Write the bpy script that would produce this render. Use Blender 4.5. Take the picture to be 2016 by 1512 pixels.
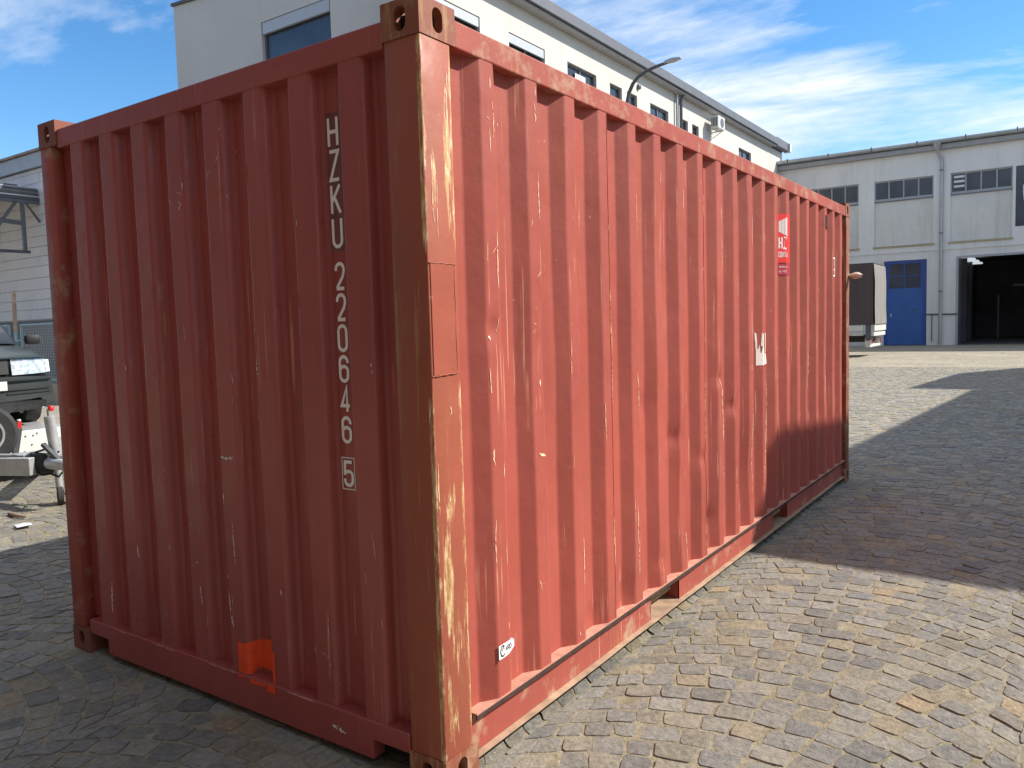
import bpy, bmesh, math, random
import numpy as np
from mathutils import Vector, Matrix, noise as mnoise

random.seed(7)
rng = np.random.default_rng(11)
S = bpy.context.scene
for o in list(bpy.data.objects):
    bpy.data.objects.remove(o)

# ------------------------------------------------------------------ camera
cam_d = bpy.data.cameras.new('camera')
cam_d.sensor_fit = 'HORIZONTAL'
cam_d.sensor_width = 36.0
cam_d.lens = 1559.4 / 2016 * 36.0
cam_d.clip_start = 0.05
cam_d.clip_end = 2000
cam = bpy.data.objects.new('camera', cam_d)
S.collection.objects.link(cam)
yaw, pit, rol = -0.60754, -0.073460, -0.029034
fw = Vector((math.cos(pit) * math.sin(yaw), math.cos(pit) * math.cos(yaw), math.sin(pit)))
rt = Vector((math.cos(yaw), -math.sin(yaw), 0))
up = rt.cross(fw)
r2 = math.cos(rol) * rt + math.sin(rol) * up
u2 = -math.sin(rol) * rt + math.cos(rol) * up
CAM = Vector((1.64882, -1.92524, 1.55780))
m = Matrix((r2, u2, -fw)).transposed().to_4x4()
m.translation = CAM
cam.matrix_world = m
S.camera = cam

# ------------------------------------------------------------------ light
SUN = Vector((0.92, 0.70, 1.0)).normalized()
w = bpy.data.worlds.new('World')
S.world = w
w.use_nodes = True
nt = w.node_tree
bg = nt.nodes['Background']
sky = nt.nodes.new('ShaderNodeTexSky')
sky.sky_type = 'NISHITA'
sky.sun_disc = False
sky.sun_elevation = math.asin(SUN.z)
sky.sun_rotation = math.atan2(SUN.x, SUN.y)
sky.altitude = 300
sky.air_density = 1.0
sky.dust_density = 0.1
sky.ozone_density = 2.2
bg.inputs['Strength'].default_value = 0.13


def N(t, typ, **kw):
    n = t.nodes.new(typ)
    for k, v in kw.items():
        if k == 'ins':
            for kk, vv in v.items():
                n.inputs[kk].default_value = vv
        else:
            setattr(n, k, v)
    return n


def wl(a, b):
    nt.links.new(a, b)


# clouds: noise on the direction projected to a flat layer overhead
tc = N(nt, 'ShaderNodeTexCoord')
sep = N(nt, 'ShaderNodeSeparateXYZ')
wl(tc.outputs['Generated'], sep.inputs[0])
zz = N(nt, 'ShaderNodeMath', operation='MAXIMUM', ins={1: 0.0})
wl(sep.outputs['Z'], zz.inputs[0])
zz2 = N(nt, 'ShaderNodeMath', operation='ADD', ins={1: 0.16})
wl(zz.outputs[0], zz2.inputs[0])
dx = N(nt, 'ShaderNodeMath', operation='DIVIDE')
dy = N(nt, 'ShaderNodeMath', operation='DIVIDE')
wl(sep.outputs['X'], dx.inputs[0]); wl(zz2.outputs[0], dx.inputs[1])
wl(sep.outputs['Y'], dy.inputs[0]); wl(zz2.outputs[0], dy.inputs[1])
cmb = N(nt, 'ShaderNodeCombineXYZ')
wl(dx.outputs[0], cmb.inputs[0]); wl(dy.outputs[0], cmb.inputs[1])
cmb.inputs[2].default_value = 0.37
mp = N(nt, 'ShaderNodeMapping')
mp.inputs['Location'].default_value = (0.13, -2.054, 0)
mp.inputs['Rotation'].default_value = (0, 0, math.radians(10))
mp.inputs['Scale'].default_value = (0.8, 1.1, 1)
wl(cmb.outputs[0], mp.inputs[0])
n1 = N(nt, 'ShaderNodeTexNoise', ins={'Scale': 0.55, 'Detail': 9, 'Roughness': 0.6, 'Distortion': 0.7})
wl(mp.outputs[0], n1.inputs['Vector'])
rp = N(nt, 'ShaderNodeValToRGB')
rp.color_ramp.elements[0].position = 0.44
rp.color_ramp.elements[1].position = 0.55
wl(n1.outputs['Fac'], rp.inputs[0])
n2 = N(nt, 'ShaderNodeTexNoise', ins={'Scale': 2.6, 'Detail': 8, 'Roughness': 0.62, 'Distortion': 0.4})
wl(mp.outputs[0], n2.inputs['Vector'])
rp2 = N(nt, 'ShaderNodeValToRGB')
rp2.color_ramp.elements[0].position = 0.20
rp2.color_ramp.elements[1].position = 0.56
wl(n2.outputs['Fac'], rp2.inputs[0])
mm = N(nt, 'ShaderNodeMath', operation='MULTIPLY')
wl(rp.outputs[0], mm.inputs[0]); wl(rp2.outputs[0], mm.inputs[1])
mm2 = N(nt, 'ShaderNodeMath', operation='MULTIPLY', ins={1: 1.0})
wl(mm.outputs[0], mm2.inputs[0])
hs = N(nt, 'ShaderNodeHueSaturation', ins={'Saturation': 1.3, 'Value': 1.0})
wl(sky.outputs[0], hs.inputs['Color'])
mx = N(nt, 'ShaderNodeMix', data_type='RGBA')
wl(mm2.outputs[0], mx.inputs['Factor'])
wl(hs.outputs[0], mx.inputs['A'])
mx.inputs['B'].default_value = (5.4, 5.7, 6.1, 1)
wl(mx.outputs['Result'], bg.inputs['Color'])

sd = bpy.data.lights.new('sun', 'SUN')
sd.energy = 5.0
sd.angle = math.radians(0.55)
sd.color = (1.0, 0.93, 0.83)
so = bpy.data.objects.new('sun', sd)
so.rotation_euler = SUN.to_track_quat('Z', 'Y').to_euler()
so.location = (20, 15, 40)
S.collection.objects.link(so)
S.view_settings.view_transform = 'Standard'
S.view_settings.look = 'None'
S.view_settings.gamma = 1
S.view_settings.exposure = 0.6
try:
    S.view_settings.use_curve_mapping = False
except Exception:
    pass


# ------------------------------------------------------------------ helpers
class MB:
    def __init__(self):
        self.v = []; self.f = []

    def add(self, vs, fs):
        b = len(self.v)
        self.v += [tuple(p) for p in vs]
        self.f += [tuple(b + i for i in f) for f in fs]

    def box(self, x0, x1, y0, y1, z0, z1):
        self.add([(x0, y0, z0), (x1, y0, z0), (x1, y1, z0), (x0, y1, z0), (x0, y0, z1), (x1, y0, z1), (x1, y1, z1), (x0, y1, z1)],
                 [(0, 3, 2, 1), (4, 5, 6, 7), (0, 1, 5, 4), (1, 2, 6, 5), (2, 3, 7, 6), (3, 0, 4, 7)])
        return self

    def quad(self, a, b, c, d):
        self.add([a, b, c, d], [(0, 1, 2, 3)])
        return self

    def prism(self, poly, z0, z1):
        n = len(poly)
        self.add([(x, y, z0) for x, y in poly] + [(x, y, z1) for x, y in poly],
                 [tuple(range(n - 1, -1, -1)), tuple(range(n, 2 * n))] + [(i, (i + 1) % n, n + (i + 1) % n, n + i) for i in range(n)])
        return self

    def extr(self, poly, d):
        """extrude a 3D polygon by the vector d"""
        n = len(poly); d = Vector(d)
        self.add([Vector(p) for p in poly] + [Vector(p) + d for p in poly],
                 [tuple(range(n - 1, -1, -1)), tuple(range(n, 2 * n))] + [(i, (i + 1) % n, n + (i + 1) % n, n + i) for i in range(n)])
        return self

    def tube(self, pts, r, n=8, caps=True):
        pts = [Vector(p) for p in pts]
        rs = r if isinstance(r, (list, tuple)) else [r] * len(pts)
        b = len(self.v)
        prev = None
        for i, p in enumerate(pts):
            t = (pts[min(i + 1, len(pts) - 1)] - pts[max(i - 1, 0)]).normalized()
            if prev is None:
                a = t.orthogonal().normalized()
            else:
                a = (prev - t * prev.dot(t)).normalized()
            prev = a
            c = t.cross(a)
            for k in range(n):
                g = 2 * math.pi * k / n
                self.v.append(tuple(p + (a * math.cos(g) + c * math.sin(g)) * rs[i]))
        for i in range(len(pts) - 1):
            for k in range(n):
                self.f.append((b + i * n + k, b + i * n + (k + 1) % n, b + (i + 1) * n + (k + 1) % n, b + (i + 1) * n + k))
        if caps:
            self.f.append(tuple(b + k for k in range(n - 1, -1, -1)))
            self.f.append(tuple(b + (len(pts) - 1) * n + k for k in range(n)))
        return self

    def bar(self, a, b, wd, ht, upv=(0, 0, 1)):
        a = Vector(a); b = Vector(b); t = (b - a).normalized(); u = Vector(upv)
        s = t.cross(u)
        if s.length < 1e-5:
            s = t.orthogonal()
        s.normalize(); u = s.cross(t)
        vs = []
        for p in (a, b):
            for su, sv in ((-1, -1), (1, -1), (1, 1), (-1, 1)):
                vs.append(p + s * su * wd / 2 + u * sv * ht / 2)
        self.add(vs, [(0, 3, 2, 1), (4, 5, 6, 7), (0, 1, 5, 4), (1, 2, 6, 5), (2, 3, 7, 6), (3, 0, 4, 7)])
        return self

    def lathe(self, prof, c, axis, n=20):
        """prof: list of (radius, along); c centre; axis unit vector"""
        ax = Vector(axis).normalized(); a = ax.orthogonal().normalized(); b2 = ax.cross(a)
        b = len(self.v)
        for r, h in prof:
            for k in range(n):
                g = 2 * math.pi * k / n
                self.v.append(tuple(Vector(c) + ax * h + (a * math.cos(g) + b2 * math.sin(g)) * r))
        for i in range(len(prof) - 1):
            for k in range(n):
                self.f.append((b + i * n + k, b + i * n + (k + 1) % n, b + (i + 1) * n + (k + 1) % n, b + (i + 1) * n + k))
        self.f.append(tuple(b + k for k in range(n - 1, -1, -1)))
        self.f.append(tuple(b + (len(prof) - 1) * n + k for k in range(n)))
        return self

    def mesh(self, name, mat, smooth=False, bevel=0):
        me = bpy.data.meshes.new(name)
        me.from_pydata(self.v, [], self.f)
        bm = bmesh.new(); bm.from_mesh(me)
        bmesh.ops.recalc_face_normals(bm, faces=bm.faces)
        if bevel:
            es = [e for e in bm.edges if len(e.link_faces) == 2 and e.calc_face_angle(0) > 0.6]
            bmesh.ops.bevel(bm, geom=es, offset=bevel, segments=2, affect='EDGES', profile=0.5, clamp_overlap=True)
        if smooth:
            for f in bm.faces:
                f.smooth = True
            for e in bm.edges:
                if len(e.link_faces) == 2 and e.calc_face_angle(0) > math.radians(smooth if smooth is not True else 40):
                    e.smooth = False
        bm.to_mesh(me); bm.free()
        if mat:
            me.materials.append(mat)
        return me

    def build(self, name, mat, parent=None, smooth=False, bevel=0, kind=None, label=None):
        o = bpy.data.objects.new(name, self.mesh(name, mat, smooth, bevel))
        link(o, parent)
        if kind:
            o['kind'] = kind
        if label:
            o['label'] = label
        return o


def link(o, parent=None):
    S.collection.objects.link(o)
    if parent is not None:
        o.parent = parent
        top = parent
        while top.parent is not None:
            top = top.parent
        if not top.get('local_space'):
            o.matrix_parent_inverse = world_of(parent).inverted()
    return o


def world_of(p):
    mt = Matrix.LocRotScale(p.location, p.rotation_euler, p.scale)
    if p.parent is not None:
        return world_of(p.parent) @ p.matrix_parent_inverse @ mt
    return mt


def thing(name, label, cat, loc=(0, 0, 0), rot=0, group=None, local=False):
    o = bpy.data.objects.new(name, None)
    o.empty_display_size = 0.2
    o.location = loc
    o.rotation_euler = (0, 0, rot)
    S.collection.objects.link(o)
    o['label'] = label
    o['category'] = cat
    if group:
        o['group'] = group
    if local:
        o['local_space'] = True
    return o


# ------------------------------------------------------------------ materials
def newmat(name):
    m = bpy.data.materials.new(name)
    m.use_nodes = True
    t = m.node_tree
    return m, t, t.nodes['Principled BSDF']


def coords(t, scale=(1, 1, 1), loc=(0, 0, 0)):
    c = N(t, 'ShaderNodeTexCoord')
    mp = N(t, 'ShaderNodeMapping')
    mp.inputs['Scale'].default_value = scale
    mp.inputs['Location'].default_value = loc
    t.links.new(c.outputs['Object'], mp.inputs[0])
    return mp.outputs[0]


def noise(t, vec, scale, detail=4, rough=0.55, dist=0):
    n = N(t, 'ShaderNodeTexNoise', ins={'Scale': scale, 'Detail': detail, 'Roughness': rough, 'Distortion': dist})
    t.links.new(vec, n.inputs['Vector'])
    return n.outputs['Fac']


def ramp(t, fac, stops):
    r = N(t, 'ShaderNodeValToRGB')
    e = r.color_ramp.elements
    while len(e) < len(stops):
        e.new(0.5)
    for i, (p, c) in enumerate(stops):
        e[i].position = p
        e[i].color = (c, c, c, 1) if not isinstance(c, (tuple, list)) else (*c, 1)
    t.links.new(fac, r.inputs[0])
    return r.outputs[0]


def mixc(t, fac, a, b, mode='MIX'):
    x = N(t, 'ShaderNodeMix', data_type='RGBA', blend_type=mode)
    for s, v in (('Factor', fac), ('A', a), ('B', b)):
        if isinstance(v, (int, float)):
            x.inputs[s].default_value = v
        elif isinstance(v, (tuple, list)):
            x.inputs[s].default_value = (*v, 1)
        else:
            t.links.new(v, x.inputs[s])
    return x.outputs['Result']


def mth(t, op, a, b=None, c=None):
    x = N(t, 'ShaderNodeMath', operation=op)
    for i, v in enumerate((a, b, c)):
        if v is None:
            continue
        if isinstance(v, (int, float)):
            x.inputs[i].default_value = v
        else:
            t.links.new(v, x.inputs[i])
    return x.outputs[0]


def bump(t, p, h, strength, dist=0.01):
    b = N(t, 'ShaderNodeBump', ins={'Strength': strength, 'Distance': dist})
    t.links.new(h, b.inputs['Height'])
    t.links.new(b.outputs[0], p.inputs['Normal'])


def plain(name, col, rough=0.6, var=0.15, scale=3.0, metal=0.0, bmp=0.0, bscale=40, spec=0.5, stretch=(1, 1, 1)):
    m, t, p = newmat(name)
    v = coords(t, stretch)
    f = noise(t, v, scale, 5, 0.6)
    lo = tuple(c * (1 - var) for c in col)
    hi = tuple(min(1, c * (1 + var)) for c in col)
    t.links.new(ramp(t, f, [(0.3, lo), (0.7, hi)]), p.inputs['Base Color'])
    p.inputs['Roughness'].default_value = rough
    p.inputs['Metallic'].default_value = metal
    p.inputs['Specular IOR Level'].default_value = spec
    if bmp:
        bump(t, p, noise(t, v, bscale, 4, 0.6), bmp)
    return m


RED = (0.345, 0.076, 0.055)
TAN = (0.66, 0.43, 0.24)


def paint(name, base=RED, wear=0.0, streak=0.0, dust=0.0, gloss=0.0):
    """oxide red container paint with uneven fade, fine scratches, chips and rust"""
    m, t, p = newmat(name)
    v = coords(t)
    fade = noise(t, v, 0.9, 4, 0.6)
    c = ramp(t, fade, [(0.28, tuple(x * 0.82 for x in base)), (0.72, tuple(x * 1.12 for x in base))])
    pale = ramp(t, noise(t, coords(t, (1, 1, 0.35), (3, 1, 5)), 2.3, 5, 0.65), [(0.52, 0.0), (0.75, 0.35)])
    c = mixc(t, pale, c, (base[0] * 1.02, base[1] * 1.45, base[2] * 1.45))
    grime = ramp(t, noise(t, coords(t, (3, 3, 0.5), (9, 2, 1)), 2.0, 6, 0.7), [(0.50, 0.0), (0.8, 0.30)])
    c = mixc(t, grime, c, (base[0] * 0.55, base[1] * 0.9, base[2] * 0.9))
    # vertical hair scratches
    st = noise(t, coords(t, (55, 55, 1.3)), 1.0, 3, 0.5)
    cl = noise(t, coords(t, (2, 2, 1.6), (4, 7, 2)), 1.2, 3, 0.6)
    s = mth(t, 'MULTIPLY', ramp(t, st, [(0.665 - 0.05 * streak, 0), (0.70 - 0.05 * streak, 1)]), ramp(t, cl, [(0.50, 0), (0.60, 1)]))
    c = mixc(t, mth(t, 'MULTIPLY', s, 0.55), c, (0.62, 0.30, 0.20))
    # chips
    ch = noise(t, coords(t, (1, 1, 0.6), (1, 8, 3)), 42, 3, 0.6)
    ca = noise(t, coords(t, (1, 1, 0.5), (2, 5, 8)), 1.6, 4, 0.6)
    k = mth(t, 'MULTIPLY', ramp(t, ch, [(0.70, 0), (0.73, 1)]), ramp(t, ca, [(0.53, 0), (0.62, 1)]))
    c = mixc(t, mth(t, 'MULTIPLY', k, 0.75), c, (0.60, 0.36, 0.22))
    rough = 0.52 - gloss
    if wear:
        # worn to ochre primer along edges, in long vertical patches
        w1 = noise(t, coords(t, (9, 9, 0.9), (3, 3, 0)), 2.0, 8, 0.72, 0.3)
        w2 = noise(t, coords(t, (1, 1, 0.8), (0, 0, 4)), 1.3, 3, 0.6)
        sm = mth(t, 'ADD', mth(t, 'MULTIPLY', w1, 0.65), mth(t, 'MULTIPLY', w2, 0.35))
        a = ramp(t, sm, [(0.60 - 0.10 * wear, 0), (0.66 - 0.10 * wear, 1)])
        c = mixc(t, mth(t, 'MULTIPLY', a, 0.85), c, (0.36, 0.19, 0.085))
        a2 = ramp(t, sm, [(0.68 - 0.10 * wear, 0), (0.715 - 0.10 * wear, 1)])
        c = mixc(t, mth(t, 'MULTIPLY', a2, 0.9), c, (0.62, 0.44, 0.22))
    if dust:
        d = ramp(t, noise(t, v, 7, 6, 0.7), [(0.62 - 0.3 * dust, 0), (0.80 - 0.3 * dust, 1)])
        c = mixc(t, mth(t, 'MULTIPLY', d, 0.85), c, (0.42, 0.30, 0.20))
    t.links.new(c, p.inputs['Base Color'])
    rr = ramp(t, noise(t, v, 6, 4, 0.6), [(0.3, rough - 0.08), (0.7, rough + 0.16)])
    t.links.new(rr, p.inputs['Roughness'])
    p.inputs['Specular IOR Level'].default_value = 0.3 + gloss
    h = mth(t, 'ADD', mth(t, 'MULTIPLY', noise(t, v, 9, 3, 0.5), 1.0), mth(t, 'MULTIPLY', noise(t, v, 130, 3, 0.6), 0.12))
    bump(t, p, h, 0.16, 0.02)
    return m


def edgeworn():
    """corner post: paint rubbed through near its two vertical edges"""
    m = paint('worn post paint', base=(0.325, 0.086, 0.050), wear=0.48, streak=1.0)
    t = m.node_tree
    p = t.nodes['Principled BSDF']
    src = p.inputs['Base Color'].links[0].from_socket
    c = N(t, 'ShaderNodeTexCoord')
    sp = N(t, 'ShaderNodeSeparateXYZ')
    t.links.new(c.outputs['Object'], sp.inputs[0])
    # distance to the long edges of the near post (y=0 and y=0.155, on the x=0 face)
    d1 = mth(t, 'ABSOLUTE', sp.outputs['Y'])
    d2 = mth(t, 'ABSOLUTE', mth(t, 'SUBTRACT', sp.outputs['Y'], 0.150))
    onx = mth(t, 'GREATER_THAN', sp.outputs['X'], -0.02)
    wob = noise(t, coords(t, (16, 16, 3.6)), 2.2, 8, 0.78)
    e1 = ramp(t, mth(t, 'SUBTRACT', mth(t, 'MULTIPLY', wob, 0.075), d1), [(0.027, 0), (0.034, 1)])
    e2 = ramp(t, mth(t, 'SUBTRACT', mth(t, 'MULTIPLY', wob, 0.075), d2), [(0.026, 0), (0.034, 1)])
    e = mth(t, 'MAXIMUM', e1, e2)
    # a repainted length in the middle stays whole
    zc = mth(t, 'ABSOLUTE', mth(t, 'SUBTRACT', sp.outputs['Z'], 1.58))
    zc = mth(t, 'ADD', zc, mth(t, 'MULTIPLY', noise(t, coords(t, (30, 30, 2)), 1.5, 4, 0.6), 0.22))
    whole = ramp(t, zc, [(0.33, 0), (0.37, 1)])
    # rubbed patches on the flat of the face: (y, z, half width, half height)
    st = noise(t, coords(t, (75, 75, 7), (2, 2, 9)), 1.0, 7, 0.72)
    pk = None
    for (py, pz, hy, hz, k) in ((0.052, 0.70, 0.036, 0.26, 1.0), (0.075, 0.98, 0.05, 0.12, 0.62), (0.05, 0.30, 0.05, 0.22, 0.64), (0.118, 2.10, 0.028, 0.32, 0.85), (0.05, 2.0, 0.04, 0.22, 0.60), (0.09, 0.50, 0.06, 0.18, 0.60)):
        q1 = mth(t, 'DIVIDE', mth(t, 'SUBTRACT', sp.outputs['Y'], py), hy)
        q2 = mth(t, 'DIVIDE', mth(t, 'SUBTRACT', sp.outputs['Z'], pz), hz)
        d = mth(t, 'ADD', mth(t, 'MULTIPLY', q1, q1), mth(t, 'MULTIPLY', q2, q2))
        v_ = mth(t, 'MULTIPLY', mth(t, 'MAXIMUM', mth(t, 'SUBTRACT', 1.0, d), 0.0), k)
        pk = v_ if pk is None else mth(t, 'MAXIMUM', pk, v_)
    pm = ramp(t, mth(t, 'ADD', mth(t, 'MULTIPLY', pk, 0.36), mth(t, 'MULTIPLY', st, 0.8)), [(0.60, 0), (0.66, 1)])
    e = mth(t, 'MULTIPLY', mth(t, 'MULTIPLY', mth(t, 'MAXIMUM', e, pm), whole), onx)
    pale = ramp(t, noise(t, coords(t, (26, 26, 6), (5, 1, 1)), 2.0, 6, 0.75), [(0.36, (0.30, 0.14, 0.055)), (0.50, (0.50, 0.31, 0.14)), (0.62, (0.74, 0.58, 0.36))])
    col = mixc(t, mth(t, 'MULTIPLY', e, 0.92), src, pale)
    t.links.new(col, p.inputs['Base Color'])
    return m


M = {}
M['side'] = paint('side wall paint', wear=0.0, streak=0.6)
M['end'] = paint('end wall paint', base=(0.330, 0.068, 0.060), streak=0.2, gloss=0.2)
M['rail'] = paint('rail paint', base=(0.33, 0.074, 0.055), wear=0.22, streak=0.2, dust=0.25)
M['raildust'] = paint('dusty rail paint', wear=0.12, dust=0.36)
M['flange'] = plain('dusty flange', (0.36, 0.24, 0.16), 0.9, 0.3, 14)
M['post'] = edgeworn()
M['casting'] = paint('worn casting paint', base=(0.245, 0.080, 0.047), wear=0.95, streak=0.4, dust=0.3)
M['oldcast'] = paint('old casting paint', base=(0.215, 0.075, 0.050), wear=0.3)
M['orange'] = plain('orange marking paint', (0.76, 0.065, 0.009), 0.55, 0.12, 18)
M['white_letter'] = plain('white vinyl', (0.86, 0.85, 0.85), 0.5, 0.06, 20)
M['letter_back'] = plain('dark vinyl backing', (0.185, 0.066, 0.066), 0.5, 0.2, 20)
M['scratch'] = plain('bare scratch', (0.74, 0.50, 0.32), 0.7, 0.25, 60)
M['scuff'] = plain('pale scuff', (0.62, 0.54, 0.53), 0.7, 0.5, 90)
M['scuffthin'] = plain('thin pale scuff', (0.40, 0.22, 0.20), 0.7, 0.5, 90)
M['sticker_red'] = plain('sticker red', (0.80, 0.035, 0.03), 0.4, 0.04, 10)
M['sticker_dark'] = plain('sticker dark red', (0.42, 0.03, 0.045), 0.4, 0.04, 10)
M['sticker_white'] = plain('sticker white', (0.85, 0.84, 0.82), 0.4, 0.03, 10)
M['sticker_ink'] = plain('sticker ink', (0.03, 0.03, 0.035), 0.4, 0.1, 10)
M['torn'] = plain('torn paper', (0.80, 0.74, 0.66), 0.8, 0.1, 40)
M['ledge'] = plain('dusty ledge', (0.44, 0.215, 0.155), 0.85, 0.25, 18)
M['lip'] = plain('painted flange shade', (0.045, 0.020, 0.016), 0.9, 0.4, 22)  # dark colour stands for the shadow under the top flange
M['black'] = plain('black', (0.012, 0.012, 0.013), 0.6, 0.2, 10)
M['wood'] = plain('container floor board', (0.26, 0.17, 0.09), 0.8, 0.3, 6, stretch=(1, 12, 1))


def plaster(name, col, stain=0.25, sc=0.35, bm=0.15):
    m, t, p = newmat(name)
    v = coords(t)
    f = noise(t, v, sc, 6, 0.65)
    c = ramp(t, f, [(0.3, tuple(x * 0.92 for x in col)), (0.7, tuple(min(1, x * 1.05) for x in col))])
    sk = ramp(t, noise(t, coords(t, (1.1, 1.1, 0.12), (3, 3, 1)), 1.2, 7, 0.7), [(0.50, 0), (0.80, stain)])
    c = mixc(t, sk, c, tuple(x * y for x, y in zip(col, (0.58, 0.57, 0.52))))
    bl = ramp(t, noise(t, v, 2.1, 6, 0.7), [(0.56, 0), (0.78, stain * 0.8)])
    c = mixc(t, bl, c, tuple(x * y for x, y in zip(col, (0.72, 0.74, 0.70))))
    t.links.new(c, p.inputs['Base Color'])
    p.inputs['Roughness'].default_value = 0.9
    p.inputs['Specular IOR Level'].default_value = 0.2
    bump(t, p, noise(t, v, 22, 5, 0.7), bm, 0.01)
    return m


M['white_plaster'] = plaster('white plaster', (0.56, 0.545, 0.515), 0.32)
M['grey_plaster'] = plaster('grey plaster', (0.76, 0.745, 0.715), 0.50)
M['panel_plaster'] = plaster('panel plaster', (0.70, 0.685, 0.645), 0.6, 0.6)
M['left_wall'] = plaster('grey rendered boards', (0.74, 0.715, 0.72), 0.25, 0.8)
M['plinth'] = plaster('dark plinth', (0.20, 0.19, 0.20), 0.3)
M['concrete'] = plaster('old concrete wall', (0.40, 0.35, 0.28), 0.55, 1.4, 0.4)
M['ochre'] = plaster('ochre stained sill', (0.42, 0.36, 0.22), 0.5, 0.9)
M['fascia'] = plain('grey roof fascia', (0.105, 0.11, 0.13), 0.5, 0.12, 1.5)
M['soffit'] = plain('pale soffit', (0.34, 0.335, 0.34), 0.7, 0.1, 2)
M['capmetal'] = plain('rusty cap', (0.28, 0.20, 0.15), 0.7, 0.35, 3)
M['gutter'] = plain('weathered zinc', (0.40, 0.42, 0.43), 0.4, 0.12, 2, metal=0.6)
M['frame_grey'] = plain('grey window frame', (0.36, 0.37, 0.39), 0.5, 0.1, 3)
M['frame_dark'] = plain('dark window frame', (0.11, 0.115, 0.13), 0.45, 0.1, 3)
M['frame_white'] = plain('white window frame', (0.62, 0.62, 0.60), 0.45, 0.05, 3)
M['blind'] = plain('blind box', (0.42, 0.45, 0.49), 0.45, 0.06, 4)
M['sill_dark'] = plain('window sill', (0.16, 0.16, 0.19), 0.6, 0.1, 3)


def glass(name, col, rough=0.08):
    m, t, p = newmat(name)
    v = coords(t)
    c = ramp(t, noise(t, v, 0.8, 3, 0.6), [(0.35, tuple(x * 0.7 for x in col)), (0.65, tuple(x * 1.3 for x in col))])
    t.links.new(c, p.inputs['Base Color'])
    p.inputs['Roughness'].default_value = rough
    p.inputs['Specular IOR Level'].default_value = 0.6
    bump(t, p, noise(t, v, 1.5, 2, 0.5), 0.06, 0.05)
    return m


M['glass'] = glass('dusty dark glass', (0.045, 0.055, 0.075), 0.2)
M['glass_clear'] = glass('dark glass', (0.02, 0.025, 0.03), 0.05)
M['blue'] = plain('blue gate paint', (0.035, 0.115, 0.36), 0.55, 0.14, 1.2)
M['blue_dark'] = plain('darker blue frame paint', (0.03, 0.075, 0.29), 0.55, 0.12, 1.2)
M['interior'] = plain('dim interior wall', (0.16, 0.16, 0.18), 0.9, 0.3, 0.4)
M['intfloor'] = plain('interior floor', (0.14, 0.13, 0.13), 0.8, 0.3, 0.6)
M['palebit'] = plain('pale plastic', (0.70, 0.71, 0.72), 0.5, 0.08, 5)
m_, t_, p_ = newmat('lit tube')
p_.inputs['Base Color'].default_value = (0.8, 0.82, 0.85, 1)
p_.inputs['Emission Color'].default_value = (0.85, 0.92, 1.0, 1)
p_.inputs['Emission Strength'].default_value = 0.45
M['tube'] = m_
M['tarp'] = plain('dark brown tarpaulin', (0.055, 0.042, 0.045), 0.55, 0.25, 0.9, stretch=(3, 1, 0.4))
M['tarp_grey'] = plain('grey tarpaulin', (0.23, 0.225, 0.215), 0.6, 0.14, 2, stretch=(1, 4, 0.5))
M['alu'] = plain('aluminium', (0.62, 0.63, 0.64), 0.35, 0.08, 4, metal=0.55)
M['white_metal'] = plain('white metal', (0.60, 0.60, 0.58), 0.45, 0.06, 4)
M['galv'] = plain('galvanised steel', (0.46, 0.48, 0.49), 0.45, 0.16, 9, metal=0.5)
M['steel_dark'] = plain('dark painted steel', (0.075, 0.08, 0.095), 0.5, 0.2, 4)
M['steel_mid'] = plain('grey painted steel', (0.105, 0.11, 0.125), 0.5, 0.15, 4)
M['chassis'] = plain('chassis black', (0.03, 0.028, 0.028), 0.7, 0.3, 6)
M['rubber'] = plain('tyre rubber', (0.028, 0.028, 0.029), 0.85, 0.25, 20)
M['rim'] = plain('wheel rim', (0.55, 0.55, 0.56), 0.35, 0.12, 8, metal=0.6)
M['red_plastic'] = plain('red plastic', (0.55, 0.02, 0.02), 0.4, 0.1, 10)
M['lamp_red'] = plain('red lamp glass', (0.35, 0.012, 0.012), 0.2, 0.1, 10)
M['lightblue'] = plain('light blue paint', (0.24, 0.42, 0.48), 0.5, 0.15, 5)
M['wire'] = plain('galvanised wire', (0.40, 0.43, 0.44), 0.5, 0.1, 5, metal=0.4)
M['rustpole'] = plain('rusty pole', (0.42, 0.31, 0.22), 0.8, 0.35, 7)
M['asphalt_roof'] = plain('roof felt', (0.12, 0.12, 0.125), 0.9, 0.2, 1)
M['warehouse'] = plaster('warehouse render', (0.74, 0.72, 0.68), 0.3)
M['fabric_scrap'] = plain('pale cloth', (0.66, 0.52, 0.42), 0.9, 0.2, 30)
M['rust'] = plain('rust brown', (0.16, 0.085, 0.05), 0.9, 0.3, 20)


def carpaint():
    m, t, p = newmat('dark green car paint')
    v = coords(t)
    c = ramp(t, noise(t, v, 2, 4, 0.6), [(0.3, (0.007, 0.015, 0.015)), (0.7, (0.011, 0.021, 0.021))])
    t.links.new(c, p.inputs['Base Color'])
    p.inputs['Roughness'].default_value = 0.32
    p.inputs['Coat Weight'].default_value = 0.12
    p.inputs['Coat Roughness'].default_value = 0.12
    p.inputs['Specular IOR Level'].default_value = 0.3
    return m


M['car'] = carpaint()
M['bumper'] = plain('car bumper plastic', (0.016, 0.021, 0.022), 0.5, 0.15, 8)
M['trim'] = plain('black trim', (0.012, 0.013, 0.014), 0.6, 0.2, 8)
m_, t_, p_ = newmat('headlight glass')
t_.links.new(ramp(t_, noise(t_, coords(t_), 16, 3, 0.6), [(0.35, (0.30, 0.35, 0.36)), (0.65, (0.62, 0.66, 0.65))]), p_.inputs['Base Color'])
p_.inputs['Roughness'].default_value = 0.12
p_.inputs['Metallic'].default_value = 0.25
M['headlight'] = m_


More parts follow.
